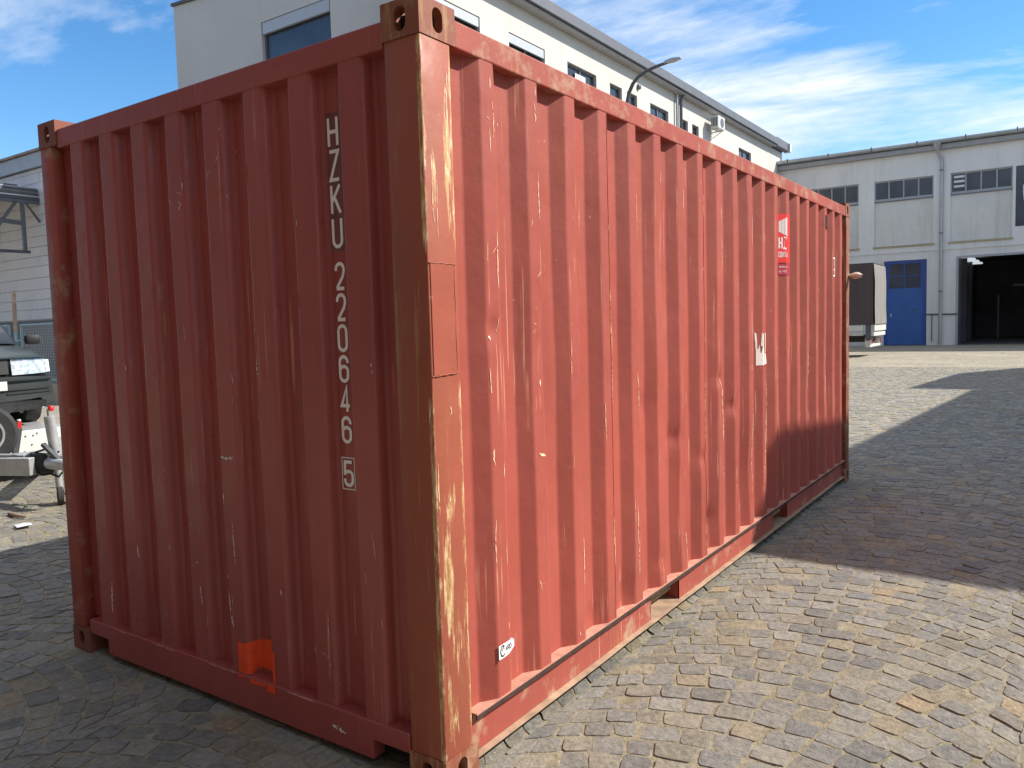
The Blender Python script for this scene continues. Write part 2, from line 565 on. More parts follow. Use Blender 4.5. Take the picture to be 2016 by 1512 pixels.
def stone_mat():
    m, t, p = newmat('granite sett')
    a = N(t, 'ShaderNodeAttribute', attribute_name='tint')
    c0 = N(t, 'ShaderNodeTexCoord')
    g = N(t, 'ShaderNodeNewGeometry')
    v = g.outputs['Position']
    n1 = noise(t, v, 34, 6, 0.72)
    n2 = noise(t, v, 150, 3, 0.7)
    sp = ramp(t, n1, [(0.28, 0.55), (0.5, 1.0), (0.72, 1.42)])
    c = mixc(t, 1.0, a.outputs['Color'], sp, 'MULTIPLY')
    sp2 = ramp(t, n2, [(0.3, 0.80), (0.7, 1.20)])
    c = mixc(t, 1.0, c, sp2, 'MULTIPLY')
    # sand rubbed into the low parts of the surface and trodden over whole patches
    sa = ramp(t, noise(t, v, 2.4, 5, 0.65), [(0.40, 0.12), (0.70, 0.62)])
    sa2 = ramp(t, noise(t, v, 19, 5, 0.75), [(0.42, 0), (0.64, 1.0)])
    c = mixc(t, mth(t, 'MULTIPLY', sa, sa2), c, (0.29, 0.25, 0.18))
    t.links.new(c, p.inputs['Base Color'])
    p.inputs['Roughness'].default_value = 0.78
    p.inputs['Specular IOR Level'].default_value = 0.35
    h = mth(t, 'ADD', noise(t, v, 45, 6, 0.7), mth(t, 'MULTIPLY', noise(t, v, 14, 2, 0.5), 0.8))
    bump(t, p, h, 0.75, 0.010)
    return m


def sand_mat():
    m, t, p = newmat('sandy joint filling')
    g = N(t, 'ShaderNodeNewGeometry')
    v = g.outputs['Position']
    c = ramp(t, noise(t, v, 16, 7, 0.7), [(0.25, (0.12, 0.10, 0.07)), (0.5, (0.25, 0.215, 0.148)), (0.75, (0.38, 0.33, 0.235))])
    gr = ramp(t, noise(t, v, 0.8, 4, 0.6), [(0.48, 0), (0.70, 0.6)])
    c = mixc(t, gr, c, (0.19, 0.17, 0.07))
    t.links.new(c, p.inputs['Base Color'])
    p.inputs['Roughness'].default_value = 0.95
    bump(t, p, noise(t, v, 60, 5, 0.7), 0.8, 0.015)
    return m


def far_mat():
    """distant setts: too small to tell apart"""
    m, t, p = newmat('distant setts')
    g = N(t, 'ShaderNodeNewGeometry')
    v = g.outputs['Position']
    vo = N(t, 'ShaderNodeTexVoronoi', feature='F1', ins={'Scale': 8.5, 'Randomness': 0.75})
    t.links.new(v, vo.inputs['Vector'])
    sepc = N(t, 'ShaderNodeSeparateColor')
    t.links.new(vo.outputs['Color'], sepc.inputs[0])
    c = ramp(t, sepc.outputs[0], [(0.0, (0.22, 0.212, 0.19)), (0.4, (0.29, 0.275, 0.235)), (0.8, (0.34, 0.305, 0.235)), (1.0, (0.40, 0.33, 0.22))])
    ve = N(t, 'ShaderNodeTexVoronoi', feature='DISTANCE_TO_EDGE', ins={'Scale': 8.5, 'Randomness': 0.75})
    t.links.new(v, ve.inputs['Vector'])
    jt = ramp(t, ve.outputs['Distance'], [(0.02, 1), (0.07, 0)])
    c = mixc(t, jt, c, (0.30, 0.25, 0.17))
    c = mixc(t, 1.0, c, ramp(t, noise(t, v, 0.5, 6, 0.65), [(0.3, 0.80), (0.7, 1.2)]), 'MULTIPLY')
    t.links.new(c, p.inputs['Base Color'])
    p.inputs['Roughness'].default_value = 0.85
    bump(t, p, ramp(t, ve.outputs['Distance'], [(0.0, 0), (0.12, 1)]), 0.8, 0.02)
    return m


M['stone'] = stone_mat()
M['sand'] = sand_mat()
M['far'] = far_mat()
M['earth'] = plain('earth', (0.16, 0.14, 0.10), 0.95, 0.25, 0.3)
M['drygrass'] = plain('dry grass', (0.30, 0.27, 0.10), 0.8, 0.35, 9)

# ------------------------------------------------------------------ ground
g = MB().quad((-500, -500, -0.06), (500, -500, -0.06), (500, 500, -0.06), (-500, 500, -0.06)).build('ground', M['earth'])
g['kind'] = 'structure'
CUT_Y = 24.0
far = MB()
far.quad((-60, CUT_Y, -0.002), (16, CUT_Y, -0.002), (16, 42, -0.002), (-60, 42, -0.002))
far.quad((-60, -20, -0.002), (-12.2, -20, -0.002), (-12.2, CUT_Y, -0.002), (-60, CUT_Y, -0.002))
fo = far.build('far_paving', M['far']); fo['kind'] = 'structure'

# bed of sand under the setts, in a fine sheet that rises and falls in the joints
bx = np.linspace(-12.2, 16, 189); by = np.linspace(-20, CUT_Y, 294)
bed = MB()
bed_v = []
for yy in by:
    for xx in bx:
        h = -0.0030 + 0.0016 * mnoise.noise((xx * 2.1, yy * 2.1, 0.3)) + 0.0022 * mnoise.noise((xx * 7, yy * 7, 4.3))
        bed_v.append((xx, yy, min(h, -0.0008)))
nx_ = len(bx)
bed.add(bed_v, [(j * nx_ + i, j * nx_ + i + 1, (j + 1) * nx_ + i + 1, (j + 1) * nx_ + i) for j in range(len(by) - 1) for i in range(nx_ - 1)])
yard = bed.build('cobblestone_yard', M['sand'], smooth=True)
yard['kind'] = 'structure'

W_ = 1.55; HALF = W_ / 2; XC = 0.78; RR = HALF / math.sin(math.radians(45)); DV = 0.126
quads = []
for k in range(-9, 3):
    xc = XC + W_ * k
    dvk = DV
    for j in range(int(-5.2 / dvk), int((CUT_Y) / dvk)):
        yb = j * dvk - RR + (k % 2) * 0.037
        if k < -1 and yb > 8.5 + (abs(k)) * 2.6:
            pass
        # skip what lies wholly out of reach of any view near the photograph's
        if xc - HALF > 4.8 or (yb > 8.0 and xc + HALF < -0.36 * (yb - 6) - 3.6):
            continue
        if xc < -12.9 or (xc + HALF < -2.6 and yb > 7.3):
            if not (yb > 8.0 and xc + HALF >= -0.36 * (yb - 6) - 3.6):
                continue
        n = 14
        ws = rng.uniform(0.78, 1.28, n)
        ed = np.concatenate([[0], np.cumsum(ws)]); ed = ed / ed[-1] * 2 - 1
        th = np.radians(45) * ed
        rows = []
        for tt in th:
            a = abs(math.degrees(tt))
            s = min(1, max(0, (a - 27) / 18)); s = s * s * (3 - 2 * s)
            ph = tt * (1 - s)
            tl = dvk * math.cos(tt) / math.cos(tt - ph)
            p0 = (xc + RR * math.sin(tt), yb + RR * math.cos(tt))
            rows.append((p0, (p0[0] + tl * math.sin(ph), p0[1] + tl * math.cos(ph))))
        for i in range(n):
            q = (rows[i][0], rows[i + 1][0], rows[i + 1][1], rows[i][1])
            cx = (q[0][0] + q[2][0]) / 2; cy = (q[0][1] + q[2][1]) / 2
            if -2.15 < cx < -0.35 and 0.45 < cy < 5.8:
                continue
            if cy > CUT_Y - 0.02 or cy < -4.5 or cx > 4.75 or cx < -12.15:
                continue
            if -2.2 < cx < -0.3 and -3.5 > cy:
                continue
            quads.append(q)
Q = np.array(quads)                                        # (n,4,2)
NQ = len(Q)
cen = Q.mean(1)
Q = Q + rng.normal(0, 0.0042, Q.shape)
e = np.linalg.norm(np.roll(Q, -1, 1) - Q, axis=2)
gap = rng.uniform(0.004, 0.009, NQ)
Q = cen[:, None] + (Q - cen[:, None]) * (1 - gap / e.mean(1))[:, None, None]
chf = rng.uniform(0.05, 0.17, (NQ, 4, 2))
NR = 12
ring = np.empty((NQ, NR, 2))
for i in range(4):
    nxt = Q[:, (i + 1) % 4]; prv = Q[:, (i - 1) % 4]
    ring[:, 3 * i] = Q[:, i] + (prv - Q[:, i]) * chf[:, i, 0:1] * 0.9
    ring[:, 3 * i + 1] = Q[:, i] + (nxt - Q[:, i]) * chf[:, i, 1:2] * 0.9
    ring[:, 3 * i + 2] = (Q[:, i] + nxt) / 2 + (nxt - Q[:, i]) * rng.uniform(-0.15, 0.15, (NQ, 1))
ring += rng.normal(0, 0.0022, ring.shape)


def inset(r, s):
    return cen[:, None] + (r - cen[:, None]) * s


zt = rng.normal(0.0004, 0.0016, NQ)
tilt = rng.normal(0, 0.012, (NQ, 2))


def topz(r, drop):
    return zt[:, None] + ((r - cen[:, None]) * tilt[:, None]).sum(2) - drop + rng.normal(0, 0.0009, r.shape[:2])


NV = 1 + 2 * NR
r1 = inset(ring, rng.uniform(0.91, 0.955, (NQ, 1, 1)))
V = np.empty((NQ, NV, 3))
V[:, 0, :2] = cen; V[:, 0, 2] = zt + rng.normal(0.0008, 0.0012, NQ)
V[:, 1:1 + NR, :2] = r1; V[:, 1:1 + NR, 2] = topz(r1, 0.0)
V[:, 1 + NR:, :2] = ring; V[:, 1 + NR:, 2] = -0.014 + rng.normal(0, 0.001, (NQ, NR))
tri = []
for i in range(NR):
    j = (i + 1) % NR
    tri.append((0, 1 + i, 1 + j))
    a, b = 1, 1 + NR
    tri.append((a + i, b + i, b + j)); tri.append((a + i, b + j, a + j))
tri = np.array(tri)
pal = np.array([(0.172, 0.166, 0.150), (0.156, 0.153, 0.143), (0.183, 0.171, 0.146), (0.192, 0.175, 0.140), (0.210, 0.178, 0.126), (0.140, 0.139, 0.134), (0.238, 0.183, 0.116), (0.190, 0.181, 0.162)])
fld = np.array([0.5 + 0.5 * mnoise.noise((c[0] * 0.8 + 3, c[1] * 0.8, 0)) for c in cen])
fld = fld + 0.28 * np.exp(-((cen[:, 0] - 0.35) / 0.55) ** 2 - ((cen[:, 1] - 1.3) / 1.0) ** 2)      # a warmer lot of stone here
pw = np.stack([0.26 + 0 * fld, 0.20 * np.maximum(1.4 - fld, 0.1), 0.20 + 0 * fld, 0.16 * fld * 2, 0.07 * fld * 2, 0.10 * np.maximum(1.3 - fld, 0.1), 0.022 * fld * 2, 0.14 + 0 * fld], 1)
pw /= pw.sum(1, keepdims=True)
pick = (pw.cumsum(1) > rng.random(NQ)[:, None]).argmax(1)
tint = pal[pick] * rng.uniform(0.80, 1.20, (NQ, 1))
tint *= 1 + 0.42 * np.clip((cen[:, 1:2] - 3) / 7, 0, 1)      # lighter up the yard, lifting the far shade through stone colour
tint = np.clip(tint, 0, 1)


def stones_mesh(idx, name):
    idx = np.asarray(idx)
    vv = V[idx].reshape(-1, 3).astype(np.float32)
    tt = (tri[None] + (np.arange(len(idx)) * NV)[:, None, None]).reshape(-1, 3).astype(np.int32)
    me = bpy.data.meshes.new(name)
    me.vertices.add(len(vv)); me.vertices.foreach_set('co', vv.ravel())
    me.loops.add(tt.size); me.loops.foreach_set('vertex_index', tt.ravel())
    me.polygons.add(len(tt))
    me.polygons.foreach_set('loop_start', np.arange(0, tt.size, 3, dtype=np.int32))
    me.polygons.foreach_set('loop_total', np.full(len(tt), 3, np.int32))
    me.update()
    me.polygons.foreach_set('use_smooth', np.zeros(len(tt), bool))
    at = me.attributes.new('tint', 'FLOAT_COLOR', 'POINT')
    col = np.repeat(np.concatenate([tint[idx], np.ones((len(idx), 1))], 1), NV, 0).astype(np.float32)
    at.data.foreach_set('color', col.ravel())
    me.materials.append(M['stone'])
    me.update()
    return me


# the 300 setts that show largest are parts of their own
R3 = np.array([r2, u2, fw])
rel = np.concatenate([cen, np.zeros((NQ, 1))], 1) - np.array(CAM)
cs = rel @ R3.T
ff = 1559.4 / 2016 * 1024
ppx = 512 + ff * cs[:, 0] / np.maximum(cs[:, 2], 0.05)
ppy = 384 - ff * cs[:, 1] / np.maximum(cs[:, 2], 0.05)
size = (e.mean(1) ** 2) * 1.5578 / np.maximum(np.linalg.norm(rel, axis=1), 0.1) ** 3
vis = (cs[:, 2] > 0.1) & (ppx > -12) & (ppx < 1036) & (ppy < 782) & (ppy > 0) & ((cen[:, 0] > 0.03) | (cen[:, 1] < 0.02) | (cen[:, 0] < -3.0))
order = np.argsort(-np.where(vis, size, 0))
big = order[:300]; rest = order[300:]
for i in big:
    me = stones_mesh([i], 'cobble')
    c3 = Vector((cen[i, 0], cen[i, 1], 0))
    me.transform(Matrix.Translation(-c3))
    o = bpy.data.objects.new('cobble', me)
    o.location = c3
    S.collection.objects.link(o)
    o.parent = yard
o = bpy.data.objects.new('cobbles', stones_mesh(rest, 'cobbles'))
o['kind'] = 'stuff'
S.collection.objects.link(o); o.parent = yard

# dry grass in the joints, thick on the sunny side of the yard, thin elsewhere
gm = MB()
for _ in range(2600):
    if random.random() < 0.8:
        x = random.uniform(-11.5, -4.6); y = random.uniform(-1.0, 7.2)
        if random.random() > 0.35 + 0.65 * mnoise.noise((x * 1.2, y * 1.2, 2)):
            continue
    else:
        x = random.uniform(0.05, 1.6); y = random.uniform(0.3, 3.2)
        if random.random() > 0.28:
            continue
    k = int(np.argmin(np.abs(cen[:, 0] - x) + np.abs(cen[:, 1] - y)))
    j = random.randrange(4)
    a = Q[k, j]; b = Q[k, (j + 1) % 4]
    tq = random.random()
    x, y = a[0] + (b[0] - a[0]) * tq, a[1] + (b[1] - a[1]) * tq
    far_ = x < -3
    for _b in range(3):
        h = random.uniform(0.012, 0.045 if far_ else 0.022); g2 = random.uniform(0, 6.28); lean = random.uniform(0.1, 0.8) * h
        wv = 0.0016 if not far_ else 0.003
        px, py = -math.sin(g2) * wv, math.cos(g2) * wv
        gm.add([(x - px, y - py, -0.01), (x + px, y + py, -0.01), (x + math.cos(g2) * lean, y + math.sin(g2) * lean, h)], [(0, 1, 2)])
gr = gm.build('dry_grass', M['drygrass'])
gr['kind'] = 'stuff'; gr['label'] = 'dry yellowish grass growing in the joints of the paving'; gr['category'] = 'grass'

# ------------------------------------------------------------------ container
CT = thing('shipping_container', 'large red oxide shipping container with corrugated walls standing on the cobbled yard', 'container', (-1.219, 3.029, 0))
XO, XI = -0.005, -0.050
PROF = [(0.13, XI)]
for k in range(20):
    b = 0.2828 * k
    PROF += [(0.252 + b, XI), (0.316 + b, XO), (0.391 + b, XO), (0.457 + b, XI)]
PROF.append((5.93, XI))
PY = np.array([p[0] for p in PROF]); PX = np.array([p[1] for p in PROF])
DENTS = [(0.352, 1.55, 0.05, 0.05, 0.016), (0.70, 1.43, 0.09, 0.22, 0.012), (0.80, 1.35, 0.06, 0.25, -0.010), (2.62, 1.21, 0.07, 0.05, 0.022), (1.985, 0.94, 0.07, 0.06, 0.018),
         (1.60, 1.16, 0.08, 0.07, 0.018), (1.066, 0.26, 0.06, 0.05, 0.016), (1.405, 0.24, 0.07, 0.10, 0.020), (2.33, 0.78, 0.06, 0.05, 0.018), (2.85, 1.02, 0.06, 0.06, 0.02),
         (2.05, 0.55, 0.10, 0.25, 0.015), (3.10, 0.6, 0.12, 0.2, 0.014), (3.8, 1.4, 0.09, 0.3, 0.012), (4.6, 0.9, 0.1, 0.3, 0.012), (5.2, 1.2, 0.1, 0.3, 0.01), (0.98, 1.9, 0.09, 0.2, 0.008),
         (1.8, 1.8, 0.1, 0.3, 0.008), (2.5, 0.4, 0.08, 0.08, 0.016), (1.75, 0.34, 0.06, 0.05, 0.012)]


def dent(y, z):
    d = 0
    for (cy, cz, ry, rz, dp) in DENTS:
        q = ((y - cy) / ry) ** 2 + ((z - cz) / rz) ** 2
        d -= dp * (1.3 * math.exp(-1.9 * math.sqrt(q)) if rz < 0.12 else math.exp(-q))
    ez = min(1, max(0, min(z - 0.21, 2.47 - z) / 0.12))
    d += (0.0028 * mnoise.noise((y * 3.1, z * 2.2, 1.7)) + 0.0012 * mnoise.noise((y * 9, z * 6, 5.1)))
    return d * ez


def prof(y):
    return float(np.interp(y, PY, PX))


def wall_x(y, z):
    return prof(y) + dent(y, z)


def prof_pts(y0, y1):
    ys = [y0]
    for p in PY:
        for q in (p - 0.0075, p - 0.004, p + 0.004, p + 0.0075):
            if y0 + 1e-4 < q < y1 - 1e-4:
                ys.append(q)
    for a, b in zip(PY[:-1], PY[1:]):
        for t in (0.35, 0.65):
            q = a + (b - a) * t
            if y0 < q < y1:
                ys.append(q)
    ys.append(y1)
    return sorted(set(ys))


def px_round(y):
    return 0.5 * (prof(y - 0.004) + prof(y + 0.004))


SEAMS = [0.13, 1.2335, 2.3645, 3.4955, 4.6265, 5.93]
ZS = list(np.linspace(0.205, 2.475, 92))
for a, b in zip(SEAMS[:-1], SEAMS[1:]):
    ys = prof_pts(a, b)
    mb = MB()
    vs = [(px_round(y) + dent(y, z), y, z) for z in ZS for y in ys]
    n = len(ys)
    mb.add(vs, [(j * n + i, j * n + i + 1, (j + 1) * n + i + 1, (j + 1) * n + i) for j in range(len(ZS) - 1) for i in range(n - 1)])
    sp_ = mb.build('side_panel', M['side'], CT, smooth=60)
for s_ in SEAMS[1:-1]:
    mb = MB()
    pts = [(wall_x(s_, z) + 0.0008 + 0.0006 * mnoise.noise((z * 20, s_, 0)), s_ + 0.0008 * mnoise.noise((z * 14, s_, 3)), z) for z in np.linspace(0.21, 2.47, 60)]
    mb.tube(pts, 0.0013, 5)
    mb.build('weld_seam', M['side'], CT, smooth=True)
# far long wall, plain mirror of the near one
mb = MB()
ys = list(PY)
mb.add([(-2.438 - px_, y, z) for z in (0.205, 2.475) for y, px_ in zip(PY, PX)], [(i, i + 1, len(ys) + i + 1, len(ys) + i) for i in range(len(ys) - 1)])
mb.build('side_panel', M['side'], CT)

# end wall (y about 0): deep corrugation, outer lands proud
YO, YI = 0.010, 0.062
EP = [(-0.10, YI)]
for k in range(8):
    c = -0.326 - 0.2555 * k
    EP += [(c + 0.0725, YI), (c + 0.0525, YO), (c - 0.0525, YO), (c - 0.0725, YI)]
EP.append((-2.34, YI))
EX = np.array([p[0] for p in EP])[::-1]; EY = np.array([p[1] for p in EP])[::-1]


def endprof(x):
    return float(np.interp(x, EX, EY))


exs = sorted(set([EX[0], EX[-1]] + [q for p in EX[1:-1] for q in (p - 0.0068, p - 0.0040, p + 0.0040, p + 0.0068)] + [a + (b - a) * t for a, b in zip(EX[:-1], EX[1:]) if b - a > 0.05 for t in (0.3, 0.7)]))
zs = list(np.linspace(0.165, 2.47, 30))
mb = MB()
n = len(exs)


def endx(x, z):
    ez = min(1, max(0, min(z - 0.17, 2.46 - z) / 0.12))
    d = 0.0022 * mnoise.noise((x * 3.4, z * 1.7, 9.7)) + 0.006 * math.exp(-((x + 1.85) / 0.05) ** 2 - ((z - 1.63) / 0.03) ** 2) + 0.005 * math.exp(-((x + 1.62) / 0.09) ** 2 - ((z - 0.7) / 0.16) ** 2)
    return 0.5 * (endprof(x - 0.004) + endprof(x + 0.004)) + d * ez


mb.add([(x, endx(x, z), z) for z in zs for x in exs], [(j * n + i, j * n + i + 1, (j + 1) * n + i + 1, (j + 1) * n + i) for j in range(len(zs) - 1) for i in range(n - 1)])
mb.build('end_panel', M['end'], CT, smooth=60)

# roof and doors
mb = MB()
ry = np.arange(0.2, 5.86, 0.105)
rz = [2.552 + (0.018 if i % 2 else 0) for i in range(len(ry))]
mb.add([(x, y, z) for x in (-2.39, -0.05) for y, z in zip(ry, rz)], [(i, i + 1, len(ry) + i + 1, len(ry) + i) for i in range(len(ry) - 1)])
mb.build('roof_panel', M['rail'], CT)
MB().box(-2.36, -0.08, 0.07, 5.95, 0.10, 0.14).build('floor_board', M['wood'], CT)
for x0, x1 in ((-2.26, -1.222), (-1.216, -0.18)):
    d = MB().box(x0, x1, 5.98, 6.02, 0.17, 2.46)
    dd = d.build('door', M['end'], CT, bevel=0.004)
    for xr in (x0 + 0.3, x1 - 0.3):
        MB().tube([(xr, 6.045, 0.12), (xr, 6.045, 2.5)], 0.016, 8).build('lock_rod', M['galv'], dd, smooth=True)

# posts: near right, near left, far right, far left
MB().prism([(-0.155, 0.003), (-0.003, 0.003), (-0.003, 0.150), (-0.012, 0.156), (-0.055, 0.156), (-0.055, 0.06), (-0.155, 0.06)], 0.117, 2.474).build('corner_post', M['post'], CT, bevel=0.005, smooth=50)
MB().prism([(-2.435, 0.003), (-2.332, 0.003), (-2.332, 0.065), (-2.38, 0.065), (-2.38, 0.16), (-2.435, 0.16)], 0.117, 2.474).build('corner_post', M['rail'], CT, bevel=0.005, smooth=50)
MB().box(-0.125, -0.003, 5.932, 6.055, 0.117, 2.474).build('corner_post', M['casting'], CT, bevel=0.005, smooth=50)
MB().box(-2.435, -2.313, 5.932, 6.055, 0.117, 2.474).build('corner_post', M['rail'], CT, bevel=0.005, smooth=50)
# repair plate with weld bead on the near post
MB().box(-0.004, 0.0005, 0.012, 0.128, 1.405, 1.762).build('repair_plate', paint('repair plate paint', base=(0.340, 0.084, 0.051)), CT, bevel=0.001)
bd = MB()
bd.tube([(0.0008, 0.004 + 0.134 * t, 1.765 + 0.0012 * math.sin(t * 17)) for t in np.linspace(0, 1, 18)], [0.0019 + 0.0006 * math.sin(i * 2.3) for i in range(18)], 6)
bd.tube([(0.0008, 0.004 + 0.128 * t, 1.402 + 0.005 * t + 0.001 * math.sin(t * 21)) for t in np.linspace(0, 1, 18)], [0.0019 + 0.0006 * math.sin(i * 2.7) for i in range(18)], 6)
bd.tube([(0.0004, 0.131 + 0.001 * math.sin(z * 40), z) for z in np.linspace(1.41, 1.76, 24)], [0.0005 + 0.0011 * abs(math.sin(i * 0.27)) for i in range(24)], 6)
bd.build('weld_bead', paint('weld bead paint', base=(0.38, 0.10, 0.065)), CT, smooth=True)


def face_hole(mb, o, u, v, wd, ht, c, hw, hh, depth=0.035):
    """rectangular plate face with an oval hole that goes in by depth; u x v points outwards"""
    o = Vector(o); u = Vector(u); v = Vector(v); nn = u.cross(v)
    k = 24
    out, inn = [], []
    for i in range(k):
        a = 2 * math.pi * i / k
        ca, sa = math.cos(a), math.sin(a)
        # stadium-like oval
        if hh > hw:
            r = hw; ly = hh - hw
            iu, iv = c[0] + r * ca, c[1] + r * sa + (ly if sa > 0 else -ly)
        else:
            r = hh; lx = hw - hh
            iu, iv = c[0] + r * ca + (lx if ca > 0 else -lx), c[1] + r * sa
        s = 1e9
        if ca > 1e-6: s = min(s, (wd - c[0]) / ca)
        if ca < -1e-6: s = min(s, -c[0] / ca)
        if sa > 1e-6: s = min(s, (ht - c[1]) / sa)
        if sa < -1e-6: s = min(s, -c[1] / sa)
        out.append((c[0] + s * ca, c[1] + s * sa)); inn.append((iu, iv))
    P = lambda q, d=0: o + u * q[0] + v * q[1] - nn * d
    vs = [P(q) for q in out] + [P(q) for q in inn] + [P(q, depth) for q in inn]
    fs = []
    for i in range(k):
        j = (i + 1) % k
        fs.append((i, j, k + j, k + i)); fs.append((k + i, k + j, 2 * k + j, 2 * k + i))
    mb.add(vs, fs)
    # corners of the rectangle
    crn = [(0, 0), (wd, 0), (wd, ht), (0, ht)]
    for q in crn:
        ds = sorted(range(k), key=lambda i: (out[i][0] - q[0]) ** 2 + (out[i][1] - q[1]) ** 2)[:2]
        a, b = sorted(ds)
        if abs(out[a][0] - q[0]) + abs(out[a][1] - q[1]) > 1e-6 and abs(out[b][0] - q[0]) + abs(out[b][1] - q[1]) > 1e-6:
            mb.add([P(out[a]), P(q), P(out[b])], [(0, 1, 2)])


def casting(x0, x1, y0, y1, z0, z1, endsgn, sidesgn, mat):
    mb = MB()
    lx, ly, lz = x1 - x0, y1 - y0, z1 - z0
    # end face
    if endsgn < 0:
        face_hole(mb, (x0, y0, z0), (1, 0, 0), (0, 0, 1), lx, lz, (lx * 0.5, lz * 0.5), 0.0255, 0.0395)
        mb.quad((x0, y1, z0), (x1, y1, z0), (x1, y1, z1), (x0, y1, z1))
    else:
        face_hole(mb, (x1, y1, z0), (-1, 0, 0), (0, 0, 1), lx, lz, (lx * 0.5, lz * 0.5), 0.0255, 0.0395)
        mb.quad((x0, y0, z0), (x1, y0, z0), (x1, y0, z1), (x0, y0, z1))
    hc = 0.089 if endsgn < 0 else ly - 0.089
    if sidesgn > 0:
        face_hole(mb, (x1, y0, z0), (0, 1, 0), (0, 0, 1), ly, lz, (hc, lz * 0.5), 0.0255, 0.0395)
        mb.quad((x0, y0, z0), (x0, y1, z0), (x0, y1, z1), (x0, y0, z1))
    else:
        face_hole(mb, (x0, y1, z0), (0, -1, 0), (0, 0, 1), ly, lz, (ly - hc, lz * 0.5), 0.0255, 0.0395)
        mb.quad((x1, y0, z0), (x1, y1, z0), (x1, y1, z1), (x1, y0, z1))
    face_hole(mb, (x0, y0, z1), (1, 0, 0), (0, 1, 0), lx, ly, (lx / 2, ly / 2), 0.031, 0.06)
    mb.quad((x0, y0, z0), (x1, y0, z0), (x1, y1, z0), (x0, y1, z0))
    me = mb.mesh('corner_casting', mat)
    bm = bmesh.new(); bm.from_mesh(me)
    bmesh.ops.remove_doubles(bm, verts=bm.verts, dist=0.0004)
    bmesh.ops.recalc_face_normals(bm, faces=bm.faces)
    es = []
    for ed in bm.edges:
        a, b = ed.verts[0].co, ed.verts[1].co
        on = 0
        for ax, lo, hi in ((0, x0, x1), (1, y0, y1), (2, z0, z1)):
            for val in (lo, hi):
                if abs(a[ax] - val) < 1e-4 and abs(b[ax] - val) < 1e-4:
                    on += 1
        if on >= 2:
            es.append(ed)
    bmesh.ops.bevel(bm, geom=es, offset=0.007, segments=3, affect='EDGES', profile=0.5, clamp_overlap=True)
    bm.to_mesh(me); bm.free()
    ob = bpy.data.objects.new('corner_casting', me)
    link(ob, CT)
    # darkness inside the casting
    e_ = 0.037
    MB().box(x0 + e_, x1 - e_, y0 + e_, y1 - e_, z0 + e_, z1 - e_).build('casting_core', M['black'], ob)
    return ob


for z0 in (0.0, 2.473):
    z1 = z0 + 0.118
    casting(-0.162, 0, 0, 0.178, z0, z1, -1, 1, M['casting'])
    casting(-2.438, -2.276, 0, 0.178, z0, z1, -1, -1, M['oldcast'])
    casting(-0.162, 0, 5.88, 6.058, z0, z1, 1, 1, M['casting'])
    casting(-2.438, -2.276, 5.88, 6.058, z0, z1, 1, -1, M['rail'])
# rails
MB().box(-0.062, -0.002, 0.178, 5.88, 2.472, 2.560).build('top_side_rail', M['raildust'], CT, bevel=0.005)
MB().box(-2.436, -2.376, 0.178, 5.88, 2.472, 2.560).build('top_side_rail', M['rail'], CT, bevel=0.005)
MB().prism([(-2.276, 0.006), (-0.162, 0.006), (-0.162, 0.07), (-2.276, 0.07)], 2.458, 2.545).build('top_end_rail', M['end'], CT, bevel=0.006)
MB().box(-2.276, -0.162, 5.985, 6.05, 2.458, 2.56).build('top_end_rail', M['rail'], CT)
mb = MB()
pl = [(-2.276, 0.102), (-2.112, 0.102), (-2.112, 0.030), (-0.34, 0.030), (-0.34, 0.102), (-0.162, 0.102), (-0.162, 0.172), (-2.276, 0.172)]
mb.extr([(x, 0.004, z) for x, z in pl], (0, 0.06, 0))
mb.build('bottom_end_rail', M['end'], CT, bevel=0.004)
MB().box(-2.30, -0.14, 0.09, 0.13, 0.02, 0.15).build('cross_member', M['black'], CT)
MB().box(-2.276, -0.162, 5.985, 6.05, 0.03, 0.17).build('bottom_end_rail', M['rail'], CT)
PK = [(1.66, 2.02), (3.71, 4.07)]
